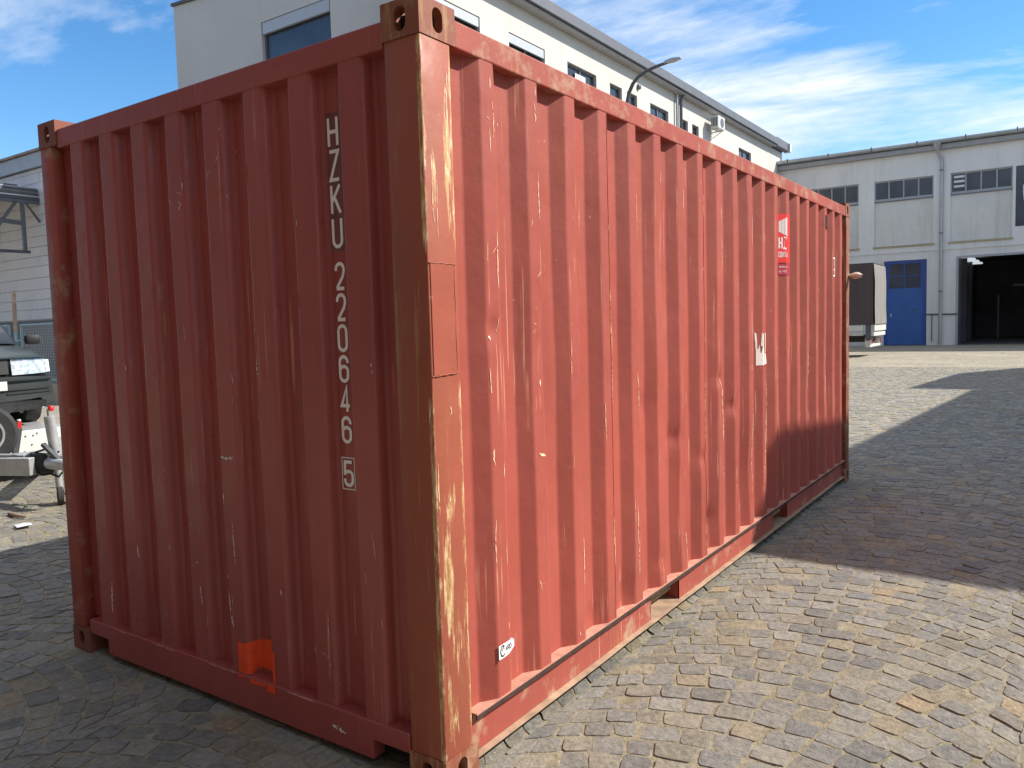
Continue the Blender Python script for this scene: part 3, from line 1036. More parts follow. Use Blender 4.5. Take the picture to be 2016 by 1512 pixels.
for sx_ in (0, 1):
    f_ = (lambda a, b: (a, b)) if not sx_ else (lambda a, b: (-2.438 - b, -2.438 - a))
    R = MB()
    segs = [(0.178, PK[0][0]), (PK[0][1], PK[1][0]), (PK[1][1], 5.88)]
    for a, b in segs:
        pf = [(-0.032, 0.056), (-0.032, 0.2045), (-0.037, 0.2045), (-0.037, 0.056)]
        R.extr([((x if not sx_ else -2.438 - x), a, z) for x, z in pf], (0, b - a, 0))
    ro = R.build('bottom_side_rail', M['rail'], CT)
    fl = MB()
    fl.box(*f_(-0.110, -0.002), 0.178, 5.88, 0.205, 0.2105)
    fl.build('top_flange', M['ledge'], ro)
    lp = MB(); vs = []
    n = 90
    for y in np.linspace(0.178, 5.88, n):                  # strip added under the flange, its shadow line painted dark
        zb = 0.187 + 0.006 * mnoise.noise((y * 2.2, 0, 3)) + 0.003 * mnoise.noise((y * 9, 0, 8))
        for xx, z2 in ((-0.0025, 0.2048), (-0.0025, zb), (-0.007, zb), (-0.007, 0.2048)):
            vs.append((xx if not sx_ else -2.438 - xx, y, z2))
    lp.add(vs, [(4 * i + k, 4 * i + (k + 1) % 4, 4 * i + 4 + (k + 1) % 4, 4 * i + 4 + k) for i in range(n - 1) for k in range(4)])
    lp.build('flange_shade_strip', M['lip'], ro, smooth=40)
    fl = MB()
    n = 70
    # bottom flange, its outer edge a little bent by knocks
    top = [(-0.0045 + 0.003 * mnoise.noise((t * 2.3, 0, 7)), t, 0.0555 + 0.004 * mnoise.noise((t * 1.9, 3, 1))) for t in np.linspace(0.178, 5.88, n)]
    vs = []
    for (x, y, z) in top:
        for (xx, z2) in ((-0.032, 0.0555), (x, z), (x, z - 0.006), (-0.032, 0.050)):
            xx = xx if not sx_ else -2.438 - xx
            vs.append((xx, y, z2))
    fl.add(vs, [(4 * i + k, 4 * i + (k + 1) % 4, 4 * i + 4 + (k + 1) % 4, 4 * i + 4 + k) for i in range(n - 1) for k in range(4)])
    fl.build('bottom_flange', M['flange'], ro)
for a, b in PK:
    t_p = MB()
    t_p.box(-2.405, -0.03, a - 0.006, a, 0.056, 0.205)
    t_p.box(-2.405, -0.03, b, b + 0.006, 0.056, 0.205)
    t_p.box(-2.405, -0.035, a, b, 0.199, 0.2045)
    po = t_p.build('forklift_pocket', M['rail'], CT)
    MB().box(-2.405, -0.034, a, b, 0.0515, 0.0555).build('pocket_floor', M['flange'], po)
for y in np.arange(0.5, 5.8, 0.29):
    if any(a - 0.05 < y < b + 0.05 for a, b in PK):
        continue
    MB().box(-2.40, -0.04, y, y + 0.045, 0.03, 0.10).build('cross_member', M['chassis'], CT)


# ---- stroke lettering
def arcp(cx, cy, rx, ry, a0, a1, n=8):
    return [(cx + rx * math.cos(math.radians(a0 + (a1 - a0) * i / n)), cy + ry * math.sin(math.radians(a0 + (a1 - a0) * i / n))) for i in range(n + 1)]


ry_ = 0.22
GL = {
    'H': [[(0, 0), (0, 1)], [(1, 0), (1, 1)], [(0, 0.5), (1, 0.5)]],
    'Z': [[(0, 1), (1, 1), (0, 0), (1, 0)]],
    'K': [[(0, 0), (0, 1)], [(1, 1), (0.05, 0.42)], [(0.35, 0.58), (1, 0)]],
    'U': [[(0, 1), (0, ry_)] + arcp(0.5, ry_, 0.5, ry_, 180, 360)[1:] + [(1, 1)]],
    '0': [arcp(0.5, 1 - ry_, 0.5, ry_, 180, 0) + arcp(0.5, ry_, 0.5, ry_, 0, -180) + [(0, 1 - ry_)]],
    'O': [arcp(0.5, 1 - ry_, 0.5, ry_, 180, 0) + arcp(0.5, ry_, 0.5, ry_, 0, -180) + [(0, 1 - ry_)]],
    '2': [[(0, 0.72)] + arcp(0.5, 1 - ry_, 0.5, ry_, 180, 0) + [(1, 0.68), (0.85, 0.48), (0.08, 0.03)], [(0, 0), (1, 0)]],
    '6': [[(1, 0.74)] + arcp(0.5, 1 - ry_, 0.5, ry_, 0, 180) + arcp(0.5, ry_, 0.5, ry_, 180, 360) + arcp(0.5, 0.60 - 0.18, 0.5, 0.18, 0, 180)],
    '4': [[(0.72, 0), (0.72, 1), (0, 0.24), (1.05, 0.24)]],
    '5': [[(0.95, 1), (0.06, 1), (0.0, 0.50)] + arcp(0.5, 0.44, 0.5, 0.16, 160, 0) + arcp(0.5, ry_, 0.5, ry_, 0, -180) + [(0, 0.28)]],
    'C': [[(1, 0.7)] + arcp(0.5, 1 - ry_, 0.5, ry_, 0, 180) + arcp(0.5, ry_, 0.5, ry_, 180, 360) + [(1, 0.3)]],
    'N': [[(0, 0), (0, 1), (1, 0), (1, 1)]],
    'T': [[(0, 1), (1, 1)], [(0.5, 0), (0.5, 1)]],
    'A': [[(0, 0), (0.5, 1), (1, 0)], [(0.2, 0.32), (0.8, 0.32)]],
    'R': [[(0, 0), (0, 1), (0.6, 1)] + arcp(0.6, 0.76, 0.4, 0.24, 90, -90) + [(0, 0.52)], [(0.5, 0.52), (1, 0)]],
    'D': [[(0, 0), (0, 1), (0.5, 1)] + arcp(0.5, 0.5, 0.5, 0.5, 90, -90) + [(0, 0)]],
    'I': [[(0.5, 0), (0.5, 1)]],
    'E': [[(1, 1), (0, 1), (0, 0), (1, 0)], [(0, 0.5), (0.8, 0.5)]],
}


def ribbon(pts, wd):
    """flat mitred ribbon along a 2D polyline -> verts, quads"""
    p = [Vector((a, b)) for a, b in pts]
    q = [p[0]]
    for a in p[1:]:
        if (a - q[-1]).length > 1e-6:
            q.append(a)
    p = q
    L_, R_ = [], []
    for i, a in enumerate(p):
        d0 = (p[i] - p[i - 1]).normalized() if i > 0 else None
        d1 = (p[i + 1] - p[i]).normalized() if i < len(p) - 1 else None
        closed = (p[0] - p[-1]).length < 1e-6
        if d0 is None: d0 = (p[-1] - p[-2]).normalized() if closed else d1
        if d1 is None: d1 = (p[1] - p[0]).normalized() if closed else d0
        n0 = Vector((-d0.y, d0.x)); n1 = Vector((-d1.y, d1.x))
        mt = n0 + n1
        if mt.length < 0.2:
            mt = n1
        mt.normalize()
        l = wd / 2 / max(0.45, mt.dot(n1))
        L_.append(a + mt * l); R_.append(a - mt * l)
    vs = L_ + R_; n = len(p)
    return vs, [(i, i + 1, n + i + 1, n + i) for i in range(n - 1)]


def glyph(mb, ch, x, y, wd, ht, sw, mapf):
    lift = 0
    for st in GL[ch]:
        pts = [(x + sw / 2 + a * (wd - sw), y + sw / 2 + b * (ht - sw)) for a, b in st]
        vs, fs = ribbon(pts, sw)
        mb.add([mapf(v.x, v.y, lift) for v in vs], fs)
        lift += 0.00012


ends = lambda a, b, l=0: (a, YI - 0.0022 - l + (endx(a, b) - endprof(a)), b)
xs0 = -0.4925
MB().quad(*[(x, YI - 0.0012 + 0.0, z) for x, z in ((-0.503, 1.833), (-0.425, 1.833), (-0.425, 2.322), (-0.503, 2.322))])
seq = []
z = 2.309
for ch in 'HZKU':
    seq.append((ch, z - 0.110, 0.110)); z -= 0.1167
z = 1.801
for ch in '220646':
    seq.append((ch, z - 0.100, 0.100)); z -= 0.110
seq.append(('5', 0.992, 0.098))
bk = MB()
for i in range(8):
    za = 1.838 + i * 0.0603; zb = za + 0.0603
    bk.quad(*[(x, endx(x, zz_) - 0.0012, zz_) for x, zz_ in ((-0.500, za), (-0.424, za), (-0.424, zb), (-0.500, zb))])
bk.build('letter_backing', M['letter_back'], CT)
for ch, z0, ht in seq:
    mb = MB()
    xo_ = xs0 + (0.0 if ch in 'HZKU' else 0.0045)
    glyph(mb, ch, xo_, z0, 0.055 if ch in 'HZKU' else 0.052, ht, 0.0125, ends)
    mb.build('letter' if ch in 'HZKU' else 'digit', M['white_letter'], CT)
fr = MB()
vs, fs = ribbon([(-0.4945, 0.984), (-0.431, 0.984), (-0.431, 1.099), (-0.4945, 1.099), (-0.4945, 0.984)], 0.0035)
fr.add([ends(v.x, v.y) for v in vs], fs)
fr.build('digit_frame', M['white_letter'], CT)

# orange marking over a recess at the foot of the end wall
om = MB()
ox = sorted(set([-1.100, -0.868] + [x for x in exs if -1.100 < x < -0.868]))
topz_ = lambda x: 0.303 + 0.022 * math.exp(-((x + 0.962) / 0.05) ** 2) + 0.003 * math.sin(x * 90)
botz_ = lambda x: 0.176 + (0.018 if -1.03 < x < -0.90 else 0)
zn = 6
vs = []
for x in ox:
    for i in range(zn):
        z = botz_(x) + (topz_(x) - botz_(x)) * i / (zn - 1)
        vs.append((x, endx(x, z) - 0.0016, z))
om.add(vs, [(a * zn + i, (a + 1) * zn + i, (a + 1) * zn + i + 1, a * zn + i + 1) for a in range(len(ox) - 1) for i in range(zn - 1)])
om.quad((-1.098, 0.0022, 0.160), (-1.060, 0.0022, 0.158), (-1.060, 0.0022, 0.1705), (-1.098, 0.0022, 0.1705))
om.quad((-0.915, 0.0022, 0.140), (-0.866, 0.0022, 0.138), (-0.866, 0.0022, 0.1705), (-0.915, 0.0022, 0.1705))
om.quad((-1.02, 0.0022, 0.150), (-0.93, 0.0022, 0.152), (-0.915, 0.0022, 0.168), (-1.03, 0.0022, 0.1665))
om.build('orange_paint_patch', M['orange'], CT, smooth=60)

# scratches and scuffs
SC = [([(0.369, 2.426), (0.37, 2.404), (0.367, 2.382)], 0.01), ([(0.376, 2.345), (0.38, 2.316), (0.384, 2.275), (0.379, 2.252), (0.385, 2.245), (0.377, 2.218)], 0.007), ([(0.663, 2.455), (0.659, 2.440), (0.659, 2.42)], 0.008), ([(0.649, 2.394), (0.657, 2.372), (0.653, 2.356), (0.661, 2.34), (0.655, 2.312)], 0.01), ([(0.359, 2.248), (0.36, 2.164)], 0.008), ([(0.417, 2.291), (0.421, 2.282)], 0.008), ([(0.467, 2.291), (0.469, 2.28)], 0.008), ([(0.342, 2.286), (0.358, 2.277)], 0.006), ([(1.234, 1.716), (1.236, 1.631)], 0.01), ([(1.236, 1.613), (1.238, 1.496), (1.242, 1.415), (1.236, 1.239), (1.240, 1.183)], 0.008), ([(0.319, 1.412), (0.322, 1.351), (0.323, 1.294)], 0.008), ([(0.654, 1.347), (0.656, 1.321)], 0.018), ([(1.492, 1.332), (1.512, 1.258), (1.519, 1.155)], 0.012), ([(0.385, 1.588), (0.385, 1.563), (0.376, 1.538)], 0.006), ([(0.318, 1.522), (0.336, 1.511)], 0.025), ([(0.641, 1.74), (0.670, 1.765)], 0.005), ([(0.608, 1.568), (0.632, 1.558)], 0.006), ([(0.327, 1.122), (0.324, 1.086), (0.335, 1.063)], 0.014), ([(0.628, 1.061), (0.670, 1.047)], 0.03), ([(0.62, 1.957), (0.609, 1.929)], 0.006), ([(0.354, 1.813), (0.385, 1.843)], 0.005), ([(0.33, 0.88), (0.323, 0.813), (0.320, 0.765), (0.324, 0.704)], 0.008), ([(0.388, 0.781), (0.387, 0.685)], 0.004), ([(1.234, 0.682), (1.238, 0.563), (1.235, 0.446)], 0.006), ([(1.474, 0.71), (1.479, 0.618), (1.470, 0.502)], 0.01), ([(0.603, 0.565), (0.616, 0.545), (0.644, 0.544)], 0.006), ([(0.386, 0.47), (0.388, 0.447)], 0.01), ([(0.903, 0.258), (0.908, 0.239)], 0.01), ([(2.073, 0.421), (2.08, 0.352)], 0.008), ([(2.635, 1.216), (2.649, 1.135), (2.636, 1.088), (2.650, 0.956), (2.648, 0.841)], 0.014), ([(3.193, 1.265), (3.186, 1.217)], 0.025), ([(3.196, 1.036), (3.207, 0.902), (3.191, 0.771), (3.203, 0.412)], 0.012), ([(3.479, 1.194), (3.498, 1.008), (3.490, 0.823), (3.453, 0.551), (3.436, 0.375)], 0.014), ([(4.600, 1.27), (4.622, 1.15), (4.612, 1.075)], 0.014), ([(5.178, 1.061), (5.173, 0.923)], 0.012), ([(3.766, 1.233), (3.75, 0.792)], 0.006), ([(4.019, 1.337), (4.032, 1.257)], 0.012), ([(5.702, 0.594), (5.700, 0.585), (5.710, 0.515)], 0.01), ([(4.876, 0.769), (4.882, 0.676)], 0.01)]


def ragged(path, wd, seed, map3, mb, step=0.012):
    """a broken, uneven scrape along a path given in wall coordinates"""
    r = random.Random(seed)
    pts = [Vector(p) for p in path]
    out = []
    for a, b in zip(pts[:-1], pts[1:]):
        k = max(2, int((b - a).length / step))
        for i in range(k):
            out.append(a + (b - a) * i / k)
    out.append(pts[-1])
    left, right = [], []
    for i, p in enumerate(out):
        d = (out[min(i + 1, len(out) - 1)] - out[max(i - 1, 0)]).normalized()
        nn = Vector((-d.y, d.x))
        taper = min(1, 0.35 + 3.0 * min(i, len(out) - 1 - i) / max(1, len(out)))
        w_ = wd * taper * r.uniform(0.25, 1.0) * 0.5
        j = r.uniform(-0.25, 0.25) * wd
        left.append(p + nn * (w_ + j)); right.append(p + nn * (-w_ + j))
    n = len(out)
    vs = [map3(v.x, v.y) for v in left + right]
    fs = [(i, i + 1, n + i + 1, n + i) for i in range(n - 1) if r.random() > 0.13 or n < 5]
    mb.add(vs, fs)


sidemap = lambda y, z: (wall_x(y, z) + 0.0016, y, z)
mb = MB()
for i, (pth, wd) in enumerate(SC):
    ragged(pth, wd * 0.62, i, sidemap, mb)
rr_ = random.Random(5)
for k in range(20):                                        # small rubs that follow every outer land
    for _ in range(3 + (k > 6) * 2):
        y = 0.316 + 0.2828 * k + rr_.choice([0.004, 0.070, 0.068, rr_.uniform(0.01, 0.06)])
        z = rr_.uniform(0.3, 2.3); l = rr_.uniform(0.03, 0.22)
        ragged([(y, z), (y + rr_.uniform(-0.003, 0.003), z - l)], rr_.uniform(0.003, 0.006), k * 9 + _, sidemap, mb)
so_ = mb.build('scratches', M['scratch'], CT); so_['kind'] = 'stuff'
ES = [([(-1.411, 0.608), (-1.407, 0.541)], 0.006), ([(-1.36, 0.593), (-1.338, 0.595)], 0.006), ([(-1.337, 0.498), (-1.333, 0.454), (-1.326, 0.415)], 0.02), ([(-1.139, 0.573), (-1.140, 0.487), (-1.135, 0.419)], 0.018), ([(-1.129, 0.403), (-1.12, 0.357)], 0.022), ([(-1.619, 0.362), (-1.609, 0.298)], 0.004), ([(-1.602, 0.365), (-1.593, 0.304)], 0.003), ([(-0.306, 0.853), (-0.297, 0.803), (-0.293, 0.756)], 0.005), ([(-0.630, 0.407), (-0.628, 0.361)], 0.01), ([(-0.594, 0.366), (-0.552, 0.355)], 0.005), ([(-0.81, 0.569), (-0.807, 0.545)], 0.012), ([(-2.061, 0.388), (-2.065, 0.245)], 0.006), ([(-1.142, 1.061), (-1.104, 1.058), (-1.056, 1.067)], 0.022), ([(-1.138, 0.923), (-1.140, 0.85)], 0.015), ([(-1.134, 2.205), (-1.124, 2.185), (-1.133, 2.168)], 0.006), ([(-1.124, 2.185), (-1.101, 2.202)], 0.006), ([(-1.058, 2.246), (-1.071, 2.227)], 0.007), ([(-1.138, 2.291), (-1.136, 2.247)], 0.003), ([(-1.349, 2.149), (-1.322, 2.135), (-1.302, 2.13)], 0.005), ([(-1.299, 2.178), (-1.301, 2.141)], 0.006), ([(-1.395, 2.12), (-1.387, 2.105), (-1.369, 2.094)], 0.007), ([(-1.32, 2.113), (-1.333, 2.104), (-1.313, 2.091), (-1.333, 2.074), (-1.313, 2.067)], 0.007), ([(-0.885, 1.577), (-0.886, 1.541)], 0.008), ([(-0.882, 1.464), (-0.882, 1.423), (-0.878, 1.399)], 0.016), ([(-0.887, 1.362), (-0.887, 1.292)], 0.005), ([(-1.090, 0.80), (-1.085, 0.62)], 0.012)]
mb = MB()
endmap = lambda x, z: (x, endx(x, z) - 0.0016, z)
for i, (pth, wd) in enumerate(ES):
    ragged(pth, wd * 0.6, 100 + i, endmap, mb, 0.007)
ro_ = random.Random(8)
for k in range(8):
    for _ in range(3):
        x = -0.326 - 0.2555 * k + ro_.choice([-0.049, 0.049, ro_.uniform(-0.04, 0.04)])
        z = ro_.uniform(0.3, 2.3)
        ragged([(x, z), (x + ro_.uniform(-0.004, 0.004), z - ro_.uniform(0.02, 0.10))], 0.003, 300 + k * 5 + _, endmap, mb)
# rubbed upper edge of the bottom end rail, and a pale flake on its face
for a, b in ((-1.72, -1.55), (-1.30, -1.12), (-0.80, -0.62), (-2.0, -1.93)):
    ragged([(a, 0), (b, 0)], 0.006, int(a * 100), lambda x, q: (x, 0.0035, 0.1665 + q * 0.6), mb)
so_ = mb.build('scuff_marks', M['scuff'], CT); so_['kind'] = 'stuff'
mb = MB()
for dx_ in (0, 0.02, 0.04):
    ragged([(-0.545 + dx_, 0.102 - dx_ * 0.2), (-0.515 + dx_, 0.098 - dx_ * 0.2)], 0.018, int(dx_ * 100) + 3, lambda x, z: (x, 0.0028, z), mb, 0.005)
mb.build('paint_flake', M['torn'], CT)
# long scrapes on the right face and edge of the near post
mb = MB()
pr = random.Random(3)
for y, z0, z1, wd in ((0.018, 1.12, 0.95, 0.005), (0.142, 0.62, 0.42, 0.004), (0.125, 2.4, 2.25, 0.005), (0.04, 2.02, 1.88, 0.004), (0.06, 2.03, 1.85, 0.003),
                      (0.09, 1.30, 1.27, 0.006), (0.07, 1.0, 0.985, 0.008)):
    ragged([(y, z0), (y + pr.uniform(-0.006, 0.006), (z0 + z1) / 2), (y + pr.uniform(-0.004, 0.004), z1)], wd, int(z0 * 1000), lambda y_, z_: (-0.0012, y_, z_), mb, 0.014)
so_ = mb.build('scratches', M['scratch'], CT); so_['kind'] = 'stuff'

# ---- company sticker on the side wall: follows one fold of the wall
SY0 = 3.918


def fold(u, z, l=0.0):
    """unrolled distance u along the wall from SY0 -> point just proud of the sheet"""
    ylist = [(SY0, XI), (3.9284, XI), (3.9924, XO), (4.0674, XO)]
    acc = 0
    for (ya, xa), (yb, xb) in zip(ylist[:-1], ylist[1:]):
        L_ = math.hypot(yb - ya, xb - xa)
        if u <= acc + L_ or yb > 4.06:
            t = (u - acc) / L_
            nx2, ny2 = (yb - ya) / L_, -(xb - xa) / L_
            y = ya + (yb - ya) * t
            return (xa + (xb - xa) * t + dent(y, z) + nx2 * (0.0025 + l), y + ny2 * (0.0025 + l), z)
        acc += L_
    return None


SW = 0.154
us = [0, 0.0104, 0.04, 0.07, 0.0841, 0.11, 0.13, SW]


def sheet(mb, u0, u1, z0, z1, l=0, shape=None):
    uu = [u0] + [u for u in us if u0 < u < u1] + [u1]
    for a, b in zip(uu[:-1], uu[1:]):
        mb.quad(fold(a, z0, l), fold(b, z0, l), fold(b, z1, l), fold(a, z1, l))


STK = MB(); sheet(STK, 0, SW, 1.955, 2.305); STK = STK.build('company_sticker', M['sticker_red'], CT)
mb = MB(); sheet(mb, 0.012, SW, 1.868, 1.948); mb.build('sticker_footer', M['sticker_dark'], STK)
mb = MB()                                                   # white container emblem, seen in perspective with ribs
for i in range(6):
    u0 = 0.018 + i * 0.0130; u1 = u0 + 0.0098
    f0 = (u0 - 0.018) / 0.075; f1 = (u1 - 0.018) / 0.075
    mb.quad(fold(u0, 2.178 - 0.030 * f0, 0.001), fold(u1, 2.178 - 0.030 * f1, 0.001), fold(u1, 2.252 + 0.030 * f1, 0.001), fold(u0, 2.252 + 0.030 * f0, 0.001))
mb.build('sticker_emblem', M['sticker_white'], STK)
fm = lambda u, z, l=0: fold(u, z, 0.001 + l)
mb = MB(); glyph(mb, 'H', 0.015, 2.052, 0.037, 0.092, 0.0125, fm); glyph(mb, 'Z', 0.058, 2.052, 0.034, 0.092, 0.0115, fm)
mb.build('sticker_letters', M['sticker_white'], STK)
mb = MB()
for i, ch in enumerate('CONTA'):
    glyph(mb, ch, 0.015 + i * 0.0168, 1.994, 0.0140, 0.042, 0.0052, fm)
mb.build('sticker_letters', M['sticker_white'], STK)


def font_strip(txt, u0, z0, size, mat, mapf, parent, sx=1.0):
    cu = bpy.data.curves.new('t', 'FONT'); cu.body = txt; cu.size = size
    ob = bpy.data.objects.new('t', cu); S.collection.objects.link(ob)
    bpy.context.view_layer.update()
    me = bpy.data.meshes.new_from_object(ob.evaluated_get(bpy.context.evaluated_depsgraph_get()))
    bpy.data.objects.remove(ob)
    for v in me.vertices:
        q = mapf(u0 + v.co.x * sx, z0 + v.co.y)
        v.co = q
    me.materials.clear(); me.materials.append(mat)
    ob = bpy.data.objects.new('sticker_text', me); link(ob, parent)
    return ob


font_strip('www.hz-con', 0.016, 1.920, 0.026, M['sticker_white'], fm, STK, 0.60)
font_strip('tel.: +420', 0.016, 1.886, 0.026, M['sticker_white'], fm, STK, 0.68)
# torn white sticker remains
mb = MB()
for (y0, y1, z0, z1) in ((3.385, 3.640, 1.243, 1.300),):
    pass
def tornq(pts):
    mb.add([(wall_x(y, z) + 0.0018, y, z) for y, z in pts], [tuple(range(len(pts)))])
TQ = [(3.366, 1.250), (3.379, 1.330), (3.381, 1.345)]
tornq([(3.379, 1.243), (3.395, 1.243), (3.395, 1.352), (3.386, 1.352), (3.380, 1.335)])
tornq([(3.395, 1.243), (3.411, 1.243), (3.411, 1.325), (3.404, 1.385), (3.395, 1.35)])
tornq([(3.411, 1.243), (3.427, 1.243), (3.427, 1.375), (3.418, 1.33), (3.411, 1.325)])
tornq([(3.427, 1.243), (3.450, 1.243), (3.450, 1.335), (3.440, 1.37), (3.427, 1.372)])
tornq([(3.369, 1.464), (3.384, 1.457), (3.389, 1.39), (3.388, 1.352), (3.380, 1.335), (3.375, 1.40)])
tornq([(3.413, 1.372), (3.426, 1.372), (3.426, 1.458), (3.420, 1.461)])
tornq([(3.428, 1.372), (3.440, 1.37), (3.443, 1.455), (3.428, 1.456)])
tornq([(3.467, 1.33), (3.476, 1.33), (3.482, 1.455), (3.470, 1.465)])
tornq([(3.458, 1.246), (3.501, 1.250), (3.480, 1.32), (3.462, 1.325)])
mb.build('torn_sticker', M['torn'], CT)
# small maker's sticker low on the first outer land, its loose end curling off
ss = MB()
sz = lambda y: 0.0
def gard(y, z, l=0):
    t = (y - 0.317) / 0.1
    off = 0.0022 + l + (max(0, t - 0.62) ** 2) * 0.05
    yy = min(y, 0.391)
    return (XO + dent(yy, z) + off, y, z)
cols = [0.3175, 0.335, 0.352, 0.368, 0.384, 0.398, 0.409]
lo_ = [0.352, 0.352, 0.352, 0.353, 0.356, 0.366, 0.376]; hi_ = [0.403, 0.404, 0.404, 0.404, 0.404, 0.410, 0.400]
for i in range(6):
    ss.quad(gard(cols[i], lo_[i]), gard(cols[i + 1], lo_[i + 1]), gard(cols[i + 1], hi_[i + 1]), gard(cols[i], hi_[i]))
so2 = ss.build('maker_sticker', M['sticker_white'], CT)
mb = MB()
vs, fs = ribbon(arcp(0.341, 0.379, 0.0135, 0.0195, 40, 320, 14), 0.0065)
mb.add([gard(v.x, v.y, 0.0008) for v in vs], fs)
vs, fs = ribbon(arcp(0.345, 0.381, 0.0060, 0.0090, 20, 200, 8), 0.004)
mb.add([gard(v.x, v.y, 0.001) for v in vs], fs)
for i, ch in enumerate('ARD'):
    glyph(mb, ch, 0.357 + 0.0135 * i, 0.372, 0.0115, 0.020, 0.0032, lambda y, z, l=0: gard(y, z, 0.0008 + l))
mb.quad(gard(0.3125, 0.346, 0.0004), gard(0.317, 0.346, 0.0004), gard(0.317, 0.404, 0.0004), gard(0.3125, 0.404, 0.0004))
mb.build('sticker_letters', M['sticker_ink'], so2)
# white bracket mark and black vent near the far end
mb = MB()
for pts in ([(5.417, 2.066), (5.474, 2.066), (5.474, 1.912), (5.417, 1.912)], [(5.44, 1.965), (5.474, 1.965)]):
    vs, fs = ribbon(pts, 0.011)
    mb.add([(wall_x(v.x, v.y) + 0.002, v.x, v.y) for v in vs], fs)
mb.build('white_mark', M['white_letter'], CT)
MB().box(-0.012, 0.003, 5.145, 5.190, 2.295, 2.410).build('vent_cover', M['black'], CT, bevel=0.003)

# scrap of pale cloth caught at the far corner
rg = MB()
cc = Vector((0.055, 6.03, 1.93))
rb = random.Random(4)
n1_, n2_ = 9, 7
vs = []
for i in range(n1_):
    th = math.pi * i / (n1_ - 1)
    for j in range(n2_ + 5):
        ph = 2 * math.pi * j / (n2_ + 5)
        d = Vector((math.cos(th), math.sin(th) * math.cos(ph), math.sin(th) * math.sin(ph)))
        k = 1 + 0.45 * mnoise.noise(d * 2.6 + Vector((3, 1, 2)))
        vs.append(cc + Vector((d.x * 0.062, d.y * 0.035, d.z * 0.030)) * k)
mcol = n2_ + 5
rg.add(vs, [(i * mcol + j, i * mcol + (j + 1) % mcol, (i + 1) * mcol + (j + 1) % mcol, (i + 1) * mcol + j) for i in range(n1_ - 1) for j in range(mcol)])
ro = rg.build('cloth_scrap', M['fabric_scrap'], smooth=30)
ro['label'] = 'small pale crumpled cloth scrap caught on the far corner of the red container'
ro['category'] = 'cloth'

# ------------------------------------------------------------------ white building
WB = thing('white_building', 'long white rendered building with grey roof edge rising behind the red container', 'building', (-15.7, 27, 0))


def wall_openings(mb, axis, c, a0, a1, z0, z1, ops, thick):
    """wall in the plane axis=c, spanning a0..a1, with rectangular openings (a,b,zlo,zhi); thick goes inwards (signed)"""
    xs = sorted(set([a0, a1] + [q for o_ in ops for q in o_[:2]]))
    for xa, xb in zip(xs[:-1], xs[1:]):
        zc = z0
        hits = sorted([o_ for o_ in ops if o_[0] < (xa + xb) / 2 < o_[1]], key=lambda q: q[2])
        spans = []
        for o_ in hits:
            if o_[2] > zc:
                spans.append((zc, o_[2]))
            zc = o_[3]
        if zc < z1:
            spans.append((zc, z1))
        for s0, s1 in spans:
            if axis == 'x':
                mb.quad((c, xa, s0), (c, xb, s0), (c, xb, s1), (c, xa, s1))
            else:
                mb.quad((xa, c, s0), (xb, c, s0), (xb, c, s1), (xa, c, s1))
    for (a, b, lo, hi) in ops:                              # reveals
        for p, q in (((a, lo), (b, lo)), ((b, lo), (b, hi)), ((b, hi), (a, hi)), ((a, hi), (a, lo))):
            if axis == 'x':
                mb.quad((c, p[0], p[1]), (c, q[0], q[1]), (c + thick, q[0], q[1]), (c + thick, p[0], p[1]))
            else:
                mb.quad((p[0], c, p[1]), (q[0], c, q[1]), (q[0], c + thick, q[1]), (p[0], c + thick, p[1]))


WX = -11.0; WY0 = 12.6
WIN = [(13.15, 15.27, True), (16.6, 18.45, True), (19.75, 21.6, False), (22.55, 23.43, False), (23.82, 24.63, False), (25.73, 27.38, False), (28.75, 29.33, False), (29.78, 30.5, False), (35.5, 37.3, False)]
WIN[6] = (28.62, 29.33, False)
ops = [(a, b, 8.0, 9.62) for a, b, _ in WIN]
low = [(13.2 + i * 3.4, 15.0 + i * 3.4, zl, zl + 1.6) for i in range(8) for zl in (1.4, 4.7)]
mb = MB()
wall_openings(mb, 'x', WX, WY0, 42.55, 0, 10.45, ops + low, -0.18)
wall_openings(mb, 'y', WY0, -20.4, WX, 0, 10.45, [(-16.42, -13.72, 8.1, 9.98)], 0.18)
mb.add([(-20.4, WY0, 10.45), (WX, WY0, 10.45), (WX, WY0, 10.62), (-20.4, WY0, 11.38)], [(0, 1, 2, 3)])
mb.quad((-20.4, WY0, 0), (-20.4, 42.55, 0), (-20.4, 42.55, 11.35), (-20.4, WY0, 11.35))
mb.quad((-20.4, 42.55, 0), (WX, 42.55, 0), (WX, 42.55, 10.6), (-20.4, 42.55, 11.35))
mb.build('wall', M['white_plaster'], WB)
rf = MB()
rf.add([(-20.45, WY0 - 0.06, 11.46), (WX + 0.35, WY0 - 0.06, 10.80), (WX + 0.35, 42.5, 10.80), (-20.45, 42.5, 11.46), (-20.45, WY0 - 0.06, 11.38), (WX + 0.35, WY0 - 0.06, 10.68), (WX + 0.35, 42.5, 10.68), (-20.45, 42.5, 11.38)],
       [(0, 1, 2, 3), (4, 7, 6, 5), (0, 4, 5, 1), (1, 5, 6, 2), (2, 6, 7, 3), (3, 7, 4, 0)])
ro = rf.build('roof', M['asphalt_roof'], WB)
MB().box(WX + 0.02, WX + 0.40, WY0 - 0.16, 40.4, 10.52, 10.84).build('fascia', M['fascia'], ro, bevel=0.01)
MB().box(WX + 0.003, WX + 0.30, WY0 - 0.02, 40.4, 10.44, 10.50).build('soffit', M['soffit'], ro)
MB().box(-12.6, WX + 0.36, 40.5, 42.5, 10.50, 10.92).build('parapet_box', M['fascia'], ro, bevel=0.01)
MB().box(WX + 0.1, WX + 0.45, 42.5, 42.75, 10.46, 10.90).build('parapet_end', M['white_metal'], ro)


